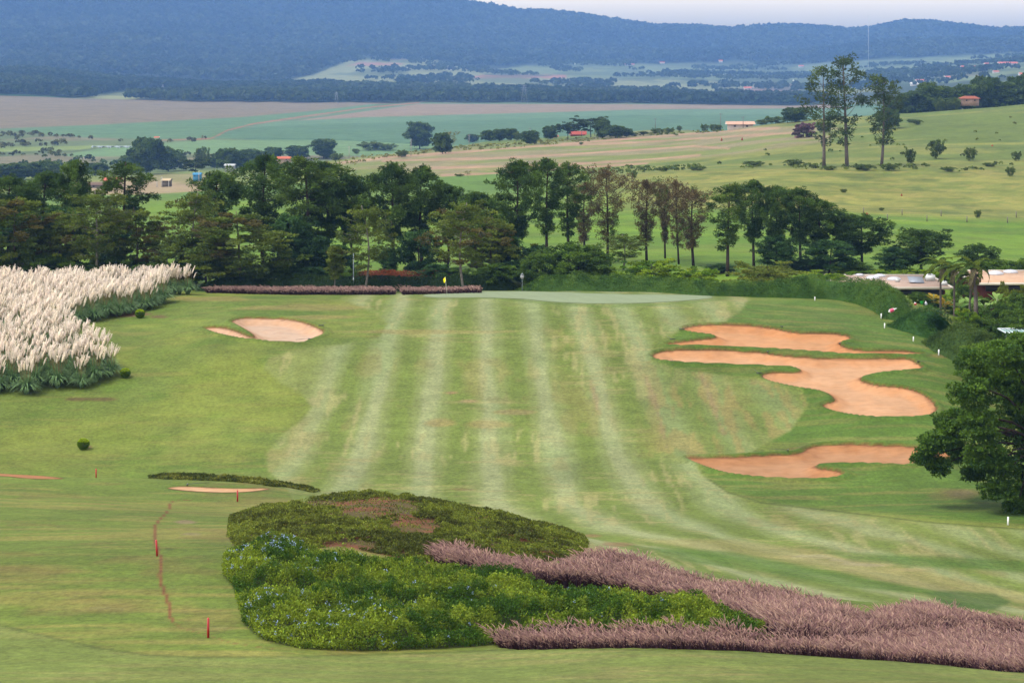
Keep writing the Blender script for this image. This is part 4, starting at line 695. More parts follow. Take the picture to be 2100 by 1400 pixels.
def soil(x, y):
    px = CX + F * x / y; py = HY - F * zbl(x, y, ZBASE) / y
    e1 = ((px - 775) / 95) ** 2 + ((py - 1045) / 26) ** 2; e2 = ((px - 850) / 55) ** 2 + ((py - 1080) / 20) ** 2; e3 = ((px - 660) / 50) ** 2 + ((py - 1036) / 10) ** 2; e4 = ((px - 720) / 60) ** 2 + ((py - 1118) / 9) ** 2
    e = np.minimum(np.minimum(e1, e2), np.minimum(e3, e4)); n = fbm(x / .7, y / .9, 3, 99)
    return np.where(ss(.6, 1.4, e + (n - .5) * 1.4) > .5, 1.0, 0.05) * np.where(n > .42, 1, .12)
bed('ground_cover', BEDG, 92, 150, 'low creeping ground cover on the mound, thin over red soil', .06, .34, 560, .105, .075, C(84, 90, 42), C(128, 138, 60), 31, 'ground cover', soil, .8)
def blue(o, hf, w_, r):
    mn, mx = w_.min(0), w_.max(0); n = 4200; x = r.uniform(mn[0], mx[0], n); y = r.uniform(mn[1], mx[1], n); s = psdf(x, y, w_); px = CX + F * x / y
    py = HY - F * zbl(x, y, ZBASE) / y
    cl = fbm(x / .9, y / .9, 2, 55); pr = (.05 + .95 * (1 - ss(560, 700, px)) * np.where((py > 1240) | (py < 1190), 1, .4) + .45 * (1 - ss(800, 1000, px)) * (py > 1270)) * ss(.48, .66, cl)
    k = (s > 0) & (r.uniform(0, 1, n) < pr * 1.25); x, y, s = x[k], y[k], s[k]; h = hf(x, y, s); f = 1 - r.uniform(0, 1, len(x)) ** 2 * np.where(s < .9, .7, .05)
    m = 7; kk = np.repeat(np.arange(len(x)), m); P_ = np.stack([x, y, H(x, y) + h * f + .05], 1)[kk] + r.normal(size=(len(kk), 3)) * .035
    g = Geo(); g.leaves(P_, r.normal(size=(len(kk), 3)) + [0, -.3, .4], .075, .06, jitcol(C(150, 168, 240, 1.9), len(kk), r, .12, .03), r)
    f_ = link('blossoms', g.mesh('blossoms', M_leaf), o); tag(f_, 'pale blue blossoms', kind='stuff')
bed('flowering_shrubs', BEDS, 68, 124, 'bright green shrub bed dotted with pale blue flowers in the foreground', .35, 1.05, 680, .10, .06, C(66, 98, 34), C(138, 156, 56), 32, 'shrubs', None, 1.6, flowers=blue, upb=.9)
bed('ground_cover', [(305,980),(330,976),(380,974),(440,978),(520,985),(600,995),(655,1005),(650,1008),(560,998),(480,988),(400,983),(340,983)], 150, 170, 'thin line of low dark shrubs along the near crest above the sliver of sand', .12, .42, 420, .16, .10, C(78, 88, 42), C(124, 126, 62), 33, 'ground cover', None, 1.0)
# ------------------------------------------------------------------ pampas grass
M_pg = vmat('pampas_blades', .55, .25, .3, gain=(2.5, 2.6, 2.2))
def pampas(seed):
    r = rs(seed); g = Geo(); n = 420
    a = r.uniform(0, 2 * np.pi, n); ln = r.uniform(2.0, 3.1, n); til = r.uniform(.1, 1.0, n) ** .8
    def pt(f): return np.stack([np.cos(a) * (.15 + ln * til * .66 * f ** 1.4), np.sin(a) * (.15 + ln * til * .66 * f ** 1.4), ln * (f * 1.0 - (.15 + .68 * til) * f ** 2.4) * .98], 1)
    side = np.stack([-np.sin(a), np.cos(a), np.zeros(n)], 1); c = jitcol(C(110, 138, 96), n, r, .32, .06) * (1 + .25 * (r.uniform(0, 1, (n, 1)) < .15) * np.array([1.2, .9, .2]))
    fs = [0, .35, .65, .85, 1.0]; ws = [.03, .036, .03, .02, .004]; V = np.stack([pt(f) + s_ * side * w_ for f, w_ in zip(fs, ws) for s_ in (-1, 1)], 1).reshape(-1, 3)
    b = np.arange(n)[:, None] * 10; g.add(V, np.concatenate([b + [2 * k, 2 * k + 1, 2 * k + 3, 2 * k + 2] for k in range(4)]), np.repeat(c, 10, 0))
    fo = g.mesh('foliage', M_pg)
    g = Geo(); st = Geo()
    for i in range(25):
        a = r.uniform(0, 2 * np.pi); rad = r.uniform(.05, .85) ; h = r.uniform(2.5, 3.35) - rad * .35; d = np.array([math.cos(a), math.sin(a), 0])
        base = d * .12; top = d * rad + [.04, 0, h]
        mid = (base + top) / 2 + [0, 0, .15]
        st.tube([base, mid, top], [.014, .012, .01], C(176, 156, 104), 3, False)
        lp = r.uniform(.62, .95); ax = unit(np.array([d[0] * .22 + .07, d[1] * .22, 1.0]) + r.normal(size=3) * .06)
        t_ = np.array([0, .12, .35, .62, .85, 1.0]); pp = top - ax * lp * .25 + ax * lp * t_[:, None] + np.array([.08, 0, -.03]) * (t_[:, None] ** 2) * lp
        col = C(240, 230, 217, 1.9) * r.uniform(.8, 1.12) * np.array([1, r.uniform(.96, 1.0), r.uniform(.92, 1.0)])
        R_ = np.array([.015, .07, .10, .085, .05, .008]) * r.uniform(.8, 1.25)
        g.tube(pp, R_ * .55, col, 5, False)
        m = 40; f = r.uniform(.05, .95, m); P_ = pp[0] + (pp[-1] - pp[0]) * f[:, None]; out = unit(r.normal(size=(m, 3)) * [1, 1, .3] + ax * 1.3)
        g.leaves(P_ + out * .02, out, .16, .026, np.repeat(col[None], m, 0) * r.uniform(.9, 1.06, (m, 1)), r)
    return fo, g.mesh('plumes', M_plume), st.mesh('stalks', M_plume)
PG = [pampas(200 + i) for i in range(6)]
PGP = [(-260,845),(-120,830),(0,815),(80,808),(170,798),(235,790),(250,776),(205,738),(158,705),(148,684),(172,664),(250,652),(325,636),(352,622),(348,606),(372,604),(408,603),(410,598),(300,592),(-260,585)]
wp = W2(PGP, 180, 266); r = rs(77); mn, mx = wp.min(0), wp.max(0); cand = []
sp = 2.12
for iy in range(int((mx[1] - mn[1]) / (sp * .87)) + 1):
    for ix in range(int((mx[0] - mn[0]) / sp) + 2):
        cand.append((mn[0] + (ix + .5 * (iy % 2)) * sp + r.uniform(-.4, .4), mn[1] + iy * sp * .87 + r.uniform(-.35, .35)))
cand = np.array(cand); sd = psdf(cand[:, 0], cand[:, 1], wp); cand = cand[sd > .5]; sd = sd[sd > .5]; px_ = CX + F * cand[:, 0] / cand[:, 1]; k_ = px_ > -130; cand = cand[k_]; sd = sd[k_]
cand = np.concatenate([cand, [gd(a_, b_)[:2] for a_, b_ in ((352,252),(368,253),(385,252.5),(400,254),(360,256),(378,257),(396,258),(350,259),(370,261),(388,262))]]); order = np.argsort(cand[:, 1]); cand = cand[order][:300]
for i, (x, y) in enumerate(cand):
    a_, b_, c_ = PG[r.randint(6)]
    o = bpy.data.objects.new('pampas_clump', None); COL.objects.link(o); o.location = (x, y, float(H(x, y)) - .04); o.rotation_euler = (0, 0, r.uniform(-.5, .5)); s_ = r.uniform(.86, 1.12); o.scale = (s_ * 1.05, s_ * 1.05, s_)
    link('foliage', a_, o); link('plumes', b_, o); link('stalks', c_, o)
    tag(o, 'clump of tall pampas grass with creamy plumes in the mass at left', 'pampas plant', 'pampas clumps massed at the left edge of the course')
# ------------------------------------------------------------------ clipped ball shrubs
def ball(px, py, lo, hi, rad, label, seed):
    r = rs(seed); g = Geo(); p = gp(px, py, lo, hi)
    n = 5200; d = unit(r.normal(size=(n, 3))); rr = rad * r.uniform(.86, 1.03, n); cz = rad * .95
    P_ = d * rr[:, None] * [1, 1, .95]; P_[:, 2] = np.minimum(P_[:, 2], rad * .78 + r.uniform(0, .06, n)); P_[:, :2] *= (1 - .18 * (P_[:, 2:3] < 0) * (-P_[:, 2:3] / rad)); P_[:, 2] += cz
    c = jitcol(C(110, 142, 36), n, r, .25, .08); new = (d[:, 2] > .45) & (r.uniform(0, 1, n) < .8); c[new] = jitcol(C(190, 214, 40), new.sum(), r, .2, .05)
    g.leaves(P_, d + r.normal(size=(n, 3)) * .5, .09, .06, c, r)
    o = bpy.data.objects.new('ball_shrub', None); COL.objects.link(o); o.location = p
    link('foliage', g.mesh('foliage', M_leaf), o); t = Geo(); t.tube([(0, 0, -.1), (0, 0, rad * .8)], [.05, .04], BARK, 6); link('stem', t.mesh('stem', M_bark), o)
    return tag(o, label, 'shrub', 'clipped ball shrubs on the left lawn')
ball(171, 921, 165, 195, .50, 'clipped round shrub standing alone on open grass at left', 1)
ball(287, 652, 225, 252, .52, 'clipped round shrub in front of the pampas foliage near the left bunker', 2)
ball(257, 774, 190, 210, .48, 'clipped round shrub half hidden by the front tip of the pampas', 3)
# ------------------------------------------------------------------ the large leafy tree at right
def big_tree():
    r = rs(404); d0 = 158; T = Geo(); L = Geo()
    foot = gd(2120, d0); 
    lobes = [(2060,735,1.9),(2000,745,1.5),(2110,720,2.0),(2170,740,2.0),(2240,780,2.2),(1990,800,1.7),(2050,800,2.2),(2120,800,2.4),(2200,850,2.4),(1960,860,1.5),(2010,870,2.0),(2080,880,2.3),(2150,900,2.5),(1925,905,1.2),(1970,920,1.6),(2030,935,1.7),(2100,960,2.2),(1895,940,.9),(1925,955,.9),(2230,940,2.4),(2050,1000,1.3),(2110,1030,1.9),(2180,1020,2.3),(2085,1045,1.2),(2000,975,.8),(1905,915,.8),(2260,860,2.2),(1945,885,1.0),(2045,960,1.3),(2150,1065,1.2)]
    for k, (px, py, rad) in enumerate(lobes):
        dz = [-2.6, 1.8, .2, -1.2, 3.2][k % 5] * (1 if px > 1960 else .3); d = d0 + dz; c0 = np.array([(px - CX) / F * d, d, -(py - HY) / F * d])
        hub = foot + [r.uniform(-.5, .5), r.uniform(-.5, .5), 3.0 + 5.5 * max(0, min(1, (1080 - py) / 400)) ** 1]
        s_ = np.linspace(0, 1, 6)[:, None]; P_ = hub + (c0 - hub) * s_ + np.array([0, 0, .9]) * np.sin(np.pi * s_) + np.cumsum(r.normal(size=(6, 3)) * .12, 0); P_[0] = hub
        T.tube(P_, np.linspace(.11, .03, 6), BARK * .8, 6, False)
        m = int(22 * rad); dd_ = unit(r.normal(size=(m, 3))); cen = c0 + dd_ * rad * r.uniform(.35, 1.0, (m, 1)) * [1, 1, .8]
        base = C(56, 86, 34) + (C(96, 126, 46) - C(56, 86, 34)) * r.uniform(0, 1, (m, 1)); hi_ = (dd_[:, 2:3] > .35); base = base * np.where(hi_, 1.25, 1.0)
        for e in cen[::3]: T.tube([c0, (c0 + e) / 2 + r.normal(size=3) * .1, e], [.03, .02, .01], BARK, 3, False)
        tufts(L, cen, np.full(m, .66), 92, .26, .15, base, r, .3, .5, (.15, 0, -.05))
    T.tube([foot - [0, 0, .3], foot + [.2, 0, 3], foot + [-.1, 0, 6], foot + [.1, .1, 10]], [.45, .36, .28, .1], BARK, 9)
    o = bpy.data.objects.new('leafy_tree', None); COL.objects.link(o); o.location = foot
    for nm, g, m in (('trunk', T, M_bark), ('crown', L, M_leaf)):
        me = g.mesh(nm, m, nm == 'trunk'); me.transform(Matrix.Translation(Vector(-foot))); link(nm, me, o)
    tag(o, 'large dense green leafy tree filling the right edge in front of the bunkers', 'tree')
    # yellower neighbour rising behind it
    return o
big_tree()
place_tree('r2', 2040, 205, 698, 62, 'yellow-green tree top between the glass roof and the large leafy tree', 'tree', 'leafy_tree', rot=1.3)
place_tree('r1', 2120, 196, 715, 70, 'yellow-green tree at the right edge behind the large leafy tree', 'tree', 'leafy_tree', rot=.4)
# ------------------------------------------------------------------ course furniture
def root(name, p, rz=0):
    o = bpy.data.objects.new(name, None); COL.objects.link(o); o.location = p; o.rotation_euler = (0, 0, rz); o.empty_display_size = .3; return o
def part(name, g, parent, mat=None, smooth=False): return link(name, g.mesh(name, mat or M_paint, smooth), parent)
def place_at(o, p, tiltx=0, tilty=0): o.location = p; o.rotation_euler = (tiltx, tilty, 0)
WH = C(226, 228, 224, 1.25); RED = C(176, 30, 34, 1.5); DK = C(40, 44, 48, 1.4)
def stake(px, py, lo, hi, h, w_, col, label, grp, tilt=0):
    o = root('marker_stake', gp(px, py, lo, hi)); o.rotation_euler = (0, tilt, .3)
    g = Geo(); g.box(0, 0, h * .5 - .1, w_, w_, h + .2, col); part('post', g, o)
    g = Geo(); v = np.array([[-w_/2, -w_/2, h], [w_/2, -w_/2, h], [w_/2, w_/2, h], [-w_/2, w_/2, h], [0, 0, h + w_ * .5]]); v[:, 2] += .002
    g.add(v, [[0, 1, 4], [1, 2, 4], [2, 3, 4], [3, 0, 4]], col * 1.05); g.add(v[:4], [[3, 2, 1, 0]], col); part('cap', g, o)
    return tag(o, label, 'stake', grp)
rg = 'red hazard stakes'
stake(427, 1307, 70, 100, .78, .085, RED, 'red stake nearest the camera, left of the flowering shrubs', rg)
stake(322, 1140, 85, 120, .80, .085, RED, 'red stake standing on the red-brown painted line', rg, -.05)
stake(487, 1028, 120, 157, .82, .10, RED, 'red stake beside the thin sliver of sand', rg)
stake(197, 976, 130, 166, .70, .10, RED, 'red stake farthest left, on the near crest above the slope', rg)
wg = 'white boundary stakes'
for px, py, h, lab in [(2067,1076,.60,'white stake under the large leafy tree near the right edge'),(1925,729,.62,'white stake nearest in front of the olive-green hedge mound'),(1873,700,.50,'white stake standing a little left of the hedge, above the long bunker tail'),(1889,689,.58,'white stake where the two nearest hedge mounds meet'),(1814,673,.55,'white stake at the foot of the middle hedge mound'),(1807,653,.55,'white stake just below the pink and white bag'),(1797,637,.55,'white stake above the others at the bend of the long hedge'),(1671,616,.42,'small white stake in front of the long hedge, right of the green'),(691,603,.36,'small white stake before the purple grass row at the back left')]:
    stake(px, py, 120, 262, h, .10, WH, lab, wg, .03)
def rake(px, py, a, lab, lo=165, hi=245):
    o = root('bunker_rake', gp(px, py, lo, hi) + [0, 0, .09], a)
    g = Geo(); g.tube([(0, 0, 0), (.85, .15, .06), (1.7, .25, .05)], [.018, .018, .016], C(70, 74, 70, 1.6), 5); part('handle', g, o)
    g = Geo(); g.box(0, 0, 0, .07, .62, .06, DK)
    for k in range(9): g.box(0, -.28 + .07 * k, -.055, .02, .02, .055, DK)
    part('head', g, o); return tag(o, lab, 'rake', 'rakes left beside the bunkers')
for px, py, a, lab in [(1398,680,1.6,'rake at the upper left tip of the farthest right bunker'),(1379,699,1.7,'rake at the lower left tip of the farthest right bunker'),(1603,674,.3,'rake on the far lip of the farthest right bunker'),(1722,705,-.4,'rake in the notch at the right of the farthest right bunker'),(1574,724,.1,'rake on the grass strip between the two upper right bunkers'),(1380,742,1.5,'rake at the near left end of the boot-shaped bunker'),(1557,770,1.6,'rake at the grass tongue of the boot-shaped bunker'),(1883,745,-.5,'rake at the top right corner of the boot-shaped bunker'),(1616,929,2.9,'rake on the far lip of the duller brown bunker'),(659,672,1.2,'rake at the right tip of the left bunker'),(634,699,-2.6,'rake on the near lip of the left bunker')]:
    rake(px, py, a, lab)
rake(384, 995, .1, 'rake lying behind the thin sliver of sand', 130, 162)
# flag
o = root('golf_flag', gp(917, 606, 228, 256)); o.rotation_euler = (0, -.10, 0)
g = Geo(); g.tube([(0, 0, -.05), (0, 0, 2.35)], [.022, .016], C(224, 226, 210, 1.3), 6); part('pole', g, o)
g = Geo(); u_, v_ = np.meshgrid(np.linspace(0, 1, 9), np.linspace(0, 1, 5), indexing='ij'); x = .03 + .30 * u_ * (1 - .15 * v_) ; y = .06 * np.sin(u_ * 7); z = 2.33 - .52 * v_ - .22 * u_ ** 1.4
i, j = np.meshgrid(np.arange(8), np.arange(4), indexing='ij'); q = (i * 5 + j).ravel(); g.add(np.stack([-x.ravel() + .06, y.ravel(), z.ravel()], 1), np.stack([q, q + 1, q + 6, q + 5], 1), C(238, 226, 20, 1.5)); part('flag', g, o, M_leaf)
g = Geo(); g.tube([(0, 0, .0), (0, 0, .02)], [.075, .075], C(230, 230, 220, 1.5), 10); part('cup', g, o); tag(o, 'yellow flag on a leaning white pole at the left end of the putting green', 'golf flag')
# lamp
o = root('garden_lamp', gp(1071, 599, 250, 266))
g = Geo(); g.tube([(0, 0, -.2), (0, 0, .3), (0, 0, 1.7)], [.09, .05, .04], C(86, 104, 100, 1.6), 8); part('pole', g, o)
g = Geo(); g.tube([(0, 0, 1.7), (0, 0, 1.75), (0, 0, 2.0), (0, 0, 2.15), (0, 0, 2.2)], [.06, .17, .26, .24, .2], C(176, 178, 182, 1.5), 10); part('lamp_shade', g, o, None, True)
g = Geo(); g.tube([(0, 0, 2.2), (0, 0, 2.32), (0, 0, 2.42), (0, 0, 2.52)], [.27, .16, .05, .015], C(110, 118, 122, 1.6), 10); part('cap', g, o, None, True); tag(o, 'small garden lamp with pale globe beside the hedge right of the flag', 'lamp')
# slim metal pole in the hedge
o = root('metal_pole', gp(725, 597, 254, 270)); g = Geo(); g.tube([(0, 0, -.2), (0, 0, 5.0)], [.075, .065], C(150, 164, 172, 1.6), 8); part('shaft', g, o)
g = Geo(); g.box(0, -.09, 1.6, .16, .1, .34, C(196, 204, 210, 1.5)); part('box', g, o); tag(o, 'slim grey metal pole rising from the clipped hedge', 'pole')
# windblown bags on the hedge
def bag(px, py, d, L_, W_, a, cols, lab, nm='plastic_bag', cat='bag'):
    z = HY - py; p = np.array([(px - CX) / F * d, d, z / F * d]); o = root(nm, p); r = rs(int(px)); g = Geo()
    t_ = np.linspace(0, 1, 9); R_ = W_ * np.array([.05, .7, 1, .95, 1, .9, .6, .25, .35]) * .5; th = np.arange(10) * 2 * np.pi / 10
    V = []; Cc = []
    for k, t in enumerate(t_):
        for q_ in th:
            rr = R_[k] * r.uniform(.85, 1.12); V.append([(t - .5) * L_ * math.cos(a) - rr * math.sin(q_) * math.sin(a), rr * math.cos(q_) * .8, (t - .5) * L_ * math.sin(a) + rr * math.sin(q_) * math.cos(a)])
            Cc.append(cols[0] if (k in (2, 3, 4, 5) and math.cos(q_) < -.1) else cols[1])
    i, j = np.meshgrid(np.arange(8), np.arange(10), indexing='ij'); q = (i * 10 + j).ravel(); q2 = (i * 10 + (j + 1) % 10).ravel(); g.add(V, np.stack([q, q2, q2 + 10, q + 10], 1), np.array(Cc)); part('sack', g, o, M_paint, True)
    g = Geo(); e = np.array([L_ * .5 * math.cos(a), 0, L_ * .5 * math.sin(a)]); g.add([e * .9, e * 1.3 + [0, 0, .05 * L_], e * 1.25 - [0, 0, .06 * L_], e * 1.05], [[0, 1, 3], [0, 3, 2]], cols[1]); part('knot', g, o)
    return tag(o, lab, cat)
bag(1830, 636, 229.5, 1.0, .46, .42, (C(226, 84, 120, 1.5), WH), 'pink and white plastic bag caught on the flank of the hedge')
bag(1877, 623, 240, .48, .36, 1.9, (C(216, 90, 76, 1.5), WH), 'white bag with red print, left of the green cone, above the hedge')
bag(1899, 622, 240, .58, .34, 1.75, (C(210, 214, 224, 1.4), WH), 'white bag right of the green cone, above the hedge')
o = root('funnel', [(1890.5 - CX) / F * 241, 241, (HY - 627) / F * 241]); g = Geo(); g.tube([(0, 0, -.1), (0, 0, .12), (0, 0, .2)], [.05, .07, .14], C(170, 206, 50, 1.4), 10, False); part('neck', g, o); g = Geo(); g.tube([(0, 0, .2), (0, 0, .52), (0, 0, .56)], [.1, .25, .24], C(40, 170, 60, 1.4), 12, False); part('cup', g, o); tag(o, 'small bright green cone between two white bags above the hedge', 'cone')
# ------------------------------------------------------------------ clubhouse roofs, glass canopy
def pt3(px, py, d): return np.array([(px - CX) / F * d, d, (HY - py) / F * d])
def slab(g, P4, th, c):
    P4 = np.array(P4, float); lo = P4 - [0, 0, th]; V = np.concatenate([P4, lo]); g.add(V, [[0, 1, 2, 3], [7, 6, 5, 4], [0, 4, 5, 1], [1, 5, 6, 2], [2, 6, 7, 3], [3, 7, 4, 0]], c)
M_roof = vmat('roof_membrane', .8, .15, 0, .16, .9, .02, 5); M_wall = vmat('wall', .85, .1, 0, .2, 1.2, .01, 8)
def roofed(d0, d1, x0, x1, zroof, wallh, label, domes, rc, extra=None):
    o = root('clubhouse', [(x0 + x1) / 2, (d0 + d1) / 2, zroof - wallh]); ox, oy, oz = o.location
    g = Geo(); slab(g, [[x0 - ox, d0 - oy, wallh], [x1 - ox, d0 - oy, wallh], [x1 - ox, d1 - oy, wallh], [x0 - ox, d1 - oy, wallh]], .22, rc); part('roof', g, o, M_roof)
    g = Geo(); e = .12; t = .34
    for a, b, sx, sy in (((x0 + x1) / 2, d0 - e, x1 - x0 + .5, .18), ((x0 + x1) / 2, d1 + e, x1 - x0 + .5, .18)): g.box(a - ox, b - oy, wallh - .06, sx, sy, t, C(206, 196, 178, 1.7))
    for a in (x0 - e - .02, x1 + e + .02): g.box(a - ox, (d0 + d1) / 2 - oy, wallh - .06, .18, d1 - d0, t, C(206, 196, 178, 1.7))
    part('parapet', g, o)
    g = Geo(); 
    for a, b, sx, sy in (((x0 + x1) / 2, d0 + .8, x1 - x0 - 1.4, .2), ((x0 + x1) / 2, d1 - .8, x1 - x0 - 1.4, .2)): g.box(a - ox, b - oy, wallh / 2 - .22, sx, sy, wallh - .46, C(124, 66, 48))
    for a in (x0 + .8, x1 - .8): g.box(a - ox, (d0 + d1) / 2 - oy, wallh / 2 - .22, .2, d1 - d0 - 1.9, wallh - .46, C(124, 66, 48))
    part('wall', g, o, M_wall)
    g = Geo(); g.box((x0 + x1) / 2 - ox, d0 + .66 - oy, wallh - .75, x1 - x0 - 2.0, .06, .7, C(34, 36, 42)); part('window', g, o)
    for (fx, fy, rr) in domes:
        g = Geo(); X = x0 + (x1 - x0) * fx - ox; Y = d0 + (d1 - d0) * fy - oy; tt = np.linspace(0, 1, 5)
        g.tube([(X, Y, wallh), (X, Y, wallh + .08)] + [(X, Y, wallh + .08 + .34 * rr * math.sin(a)) for a in tt[1:] * 1.5], [rr * 1.02, rr] + [rr * math.cos(a) + .01 for a in tt[1:] * 1.5], C(196, 196, 202, 1.6), 14); part('skylight', g, o, None, True)
    if extra: extra(o, ox, oy, wallh)
    return tag(o, label, 'building')
def units(o, ox, oy, wh):
    for fx, fy, s_ in ((.75, .35, (1.9, 1.4, .3)), (.92, .55, (1.2, 1.0, .8)), (.60, .45, (.5, .5, .45)), (.97, .2, (.8, .8, .5))):
        X = -10.0 + 18.6 * fx + 41.8 + 0 ; 
        g = Geo(); x_ = x0a + (x1a - x0a) * fx - ox; y_ = d0a + (d1a - d0a) * fy - oy
        if s_[2] < .35: slab(g, [[x_ - 1, y_ - .6, wh + .25], [x_ + 1, y_ - .6, wh + .12], [x_ + 1, y_ + .9, wh + .75], [x_ - 1, y_ + .9, wh + .85]], .06, C(140, 146, 156, 1.6)); part('solar_panel', g, o)
        else: g.box(x_, y_, wh + s_[2] / 2 + .003, *s_, C(208, 210, 208, 1.5)); g.tube([(x_, y_, wh + s_[2]), (x_, y_, wh + s_[2] + .12)], [s_[0] * .35, s_[0] * .3], C(180, 184, 186, 1.5), 10); part('roof_unit', g, o)
x0a, x1a, d0a, d1a = pt3(1722, 590, 262)[0], pt3(1950, 590, 262)[0], 261.5, 276.0
roofed(d0a, d1a, x0a, x1a, (HY - 589) / F * 262, 4.6, 'low clubhouse with pale flat roof, skylight domes and dark red walls behind the hedge', [(.42, .72, .95), (.52, .9, .8), (.60, .62, .95), (.82, .66, .8), (.34, .97, .6)], C(206, 178, 160, 2.0), units)
x0b, x1b = pt3(2012, 590, 262)[0], pt3(2260, 590, 262)[0]
roofed(263, 278, x0b, x1b, (HY - 583) / F * 262, 5.0, 'second low building at the right edge with tan flat roof and pale parapet', [(.30, .72, 1.1), (.46, .85, 1.0)], C(214, 176, 146, 2.0))
o = root('glass_canopy', pt3(2095, 720, 214)); 
g = Geo(); A = [pt3(2046, 675, 220), pt3(2150, 674, 220), pt3(2150, 684, 214), pt3(2064, 684, 214)]; org = pt3(2095, 720, 214); A = [a - org for a in A]; slab(g, A[::-1], .06, C(130, 172, 166, 1.7)); part('glass_roof', g, o)
g = Geo()
for f in np.linspace(0, 1, 12): a = A[0] + (A[1] - A[0]) * f + [0, 0, .05]; b = A[3] + (A[2] - A[3]) * f + [0, 0, .05]; g.tube([a, b], .04, C(214, 222, 224, 1.4), 4)
for a, b in ((A[0], A[1]), (A[3], A[2]), (A[0], A[3])): g.tube([a + [0, 0, .06], b + [0, 0, .06]], .07, C(214, 222, 224, 1.4), 4)
part('frame', g, o)
for a in (A[3], A[2], (A[3] + A[2]) / 2): g = Geo(); g.tube([a, a - [0, 0, 2.4]], .07, DK, 6); part('post', g, o)
tag(o, 'pale green glass canopy peeping between the hedge and the leafy tree', 'canopy')
# ------------------------------------------------------------------ palms and big-leaved plants
def palm(px, d, base_py, crown_py, lab, seed, fr=2.6, thick=.2, lean=0, dead=2):
    r = rs(seed); foot = pt3(px, base_py, d); h = (base_py - crown_py) / F * d; o = root('palm_tree', foot)
    g = Geo(); t_ = np.linspace(0, 1, 12); R_ = thick * (1 - .45 * t_) * (1 + .04 * np.sin(t_ * 60)); g.tube(np.stack([lean * t_ ** 1.5, 0 * t_, -.4 + (h + .4) * t_], 1), R_, np.repeat(C(150, 138, 130)[None], 12 * 9, 0) * np.repeat(r.uniform(.75, 1.15, (12, 1)), 9, 0), 9, False); part('trunk', g, o, M_bark, True)
    g = Geo(); g.tube([(lean, 0, h - .1), (lean, 0, h + .5)], [thick * .55, thick * .35], C(96, 130, 62, 2), 8); part('crownshaft', g, o)
    for k in range(17):
        a = k * 2.4 + r.uniform(-.2, .2); el = 1.25 - 1.35 * (k / 17.0) + r.uniform(-.1, .1); L_ = fr * r.uniform(.85, 1.1); t_ = np.linspace(0, 1, 12)
        dx = np.cumsum(np.cos(el - t_ * 1.75)) * L_ / 12; dz = np.cumsum(np.sin(el - t_ * 1.75)) * L_ / 12; P_ = np.stack([lean + math.cos(a) * dx, math.sin(a) * dx, h + .45 + dz], 1)
        P_[:, 0] -= .18 * t_ ** 2 * L_
        g = Geo(); col = C(74, 102, 46) + (C(128, 140, 56) - C(74, 102, 46)) * r.uniform(0, 1) ** 2
        if k >= 17 - dead: col = C(140, 130, 116)
        g.tube(P_, np.linspace(.03, .01, 12), col, 4, False); m = 150; f = np.sort(r.uniform(.08, 1, m)); q = np.stack([np.interp(f, t_, P_[:, i]) for i in range(3)], 1); tg = unit(np.stack([np.interp(f, t_, np.gradient(P_[:, i])) for i in range(3)], 1))
        sd_ = np.array([-math.sin(a), math.cos(a), 0]) * np.where(np.arange(m) % 2, 1, -1)[:, None]; D = unit(sd_ + tg * .6 + np.array([-.3, 0, -.55])); g.leaves(q, D, .62 * (1 - .5 * f), .07, col * r.uniform(.75, 1.3, (m, 1)), r); part('frond', g, o, M_leaf)
    return tag(o, lab, 'palm tree', 'palms beside the clubhouse')
palm(1929, 238, 640, 552, 'left palm, its yellowish fronds swept to the left, before the clubhouse roof', 1, 2.7, .16)
palm(1957, 236, 648, 560, 'middle slim palm between the other two palms', 2, 2.2, .15)
palm(2002, 232, 660, 556, 'tallest palm at right with a thick ringed foot and arching fronds', 3, 2.9, .30, -.15, 3)
palm(1987, 233, 658, 575, 'slim palm leaning against the thick-footed palm', 4, 1.9, .14, .3)
def broadleaf(px, py, d, n, L_, lab, seed, nm='banana_plant', col=(C(110, 152, 74), C(170, 196, 130))):
    r = rs(seed); o = root(nm, pt3(px, py, d)); 
    for k in range(n):
        g = Geo(); a = k * 2.4 + r.uniform(-.3, .3); el = r.uniform(.75, 1.45); t_ = np.linspace(0, 1, 8); l = L_ * r.uniform(.7, 1.1); P_ = np.stack([math.cos(a) * np.cumsum(np.cos(el - t_ * .9)) * l / 8, math.sin(a) * np.cumsum(np.cos(el - t_ * .9)) * l / 8, np.cumsum(np.sin(el - t_ * .9)) * l / 8], 1)
        sd_ = np.array([-math.sin(a), math.cos(a), .25]); wd = .30 * np.sin(np.pi * np.clip((t_ - .3) / .72, 0, 1)) ** .6 + .02; V = np.concatenate([P_ + sd_ * wd[:, None], P_, P_ - sd_ * wd[:, None] + [0, 0, .05]]); q = np.arange(7)
        c = col[0] + (col[1] - col[0]) * r.uniform(0, 1); g.add(V, np.concatenate([np.stack([q, q + 1, q + 9, q + 8], 1), np.stack([q + 8, q + 9, q + 17, q + 16], 1)]), c); part('leaf', g, o, M_leaf, True)
    g = Geo(); g.tube([(0, 0, -.3), (0, 0, .9)], [.12, .08], C(120, 130, 80, 2), 7); part('stem', g, o); return tag(o, lab, 'plant', 'big-leaved plants under the palms')
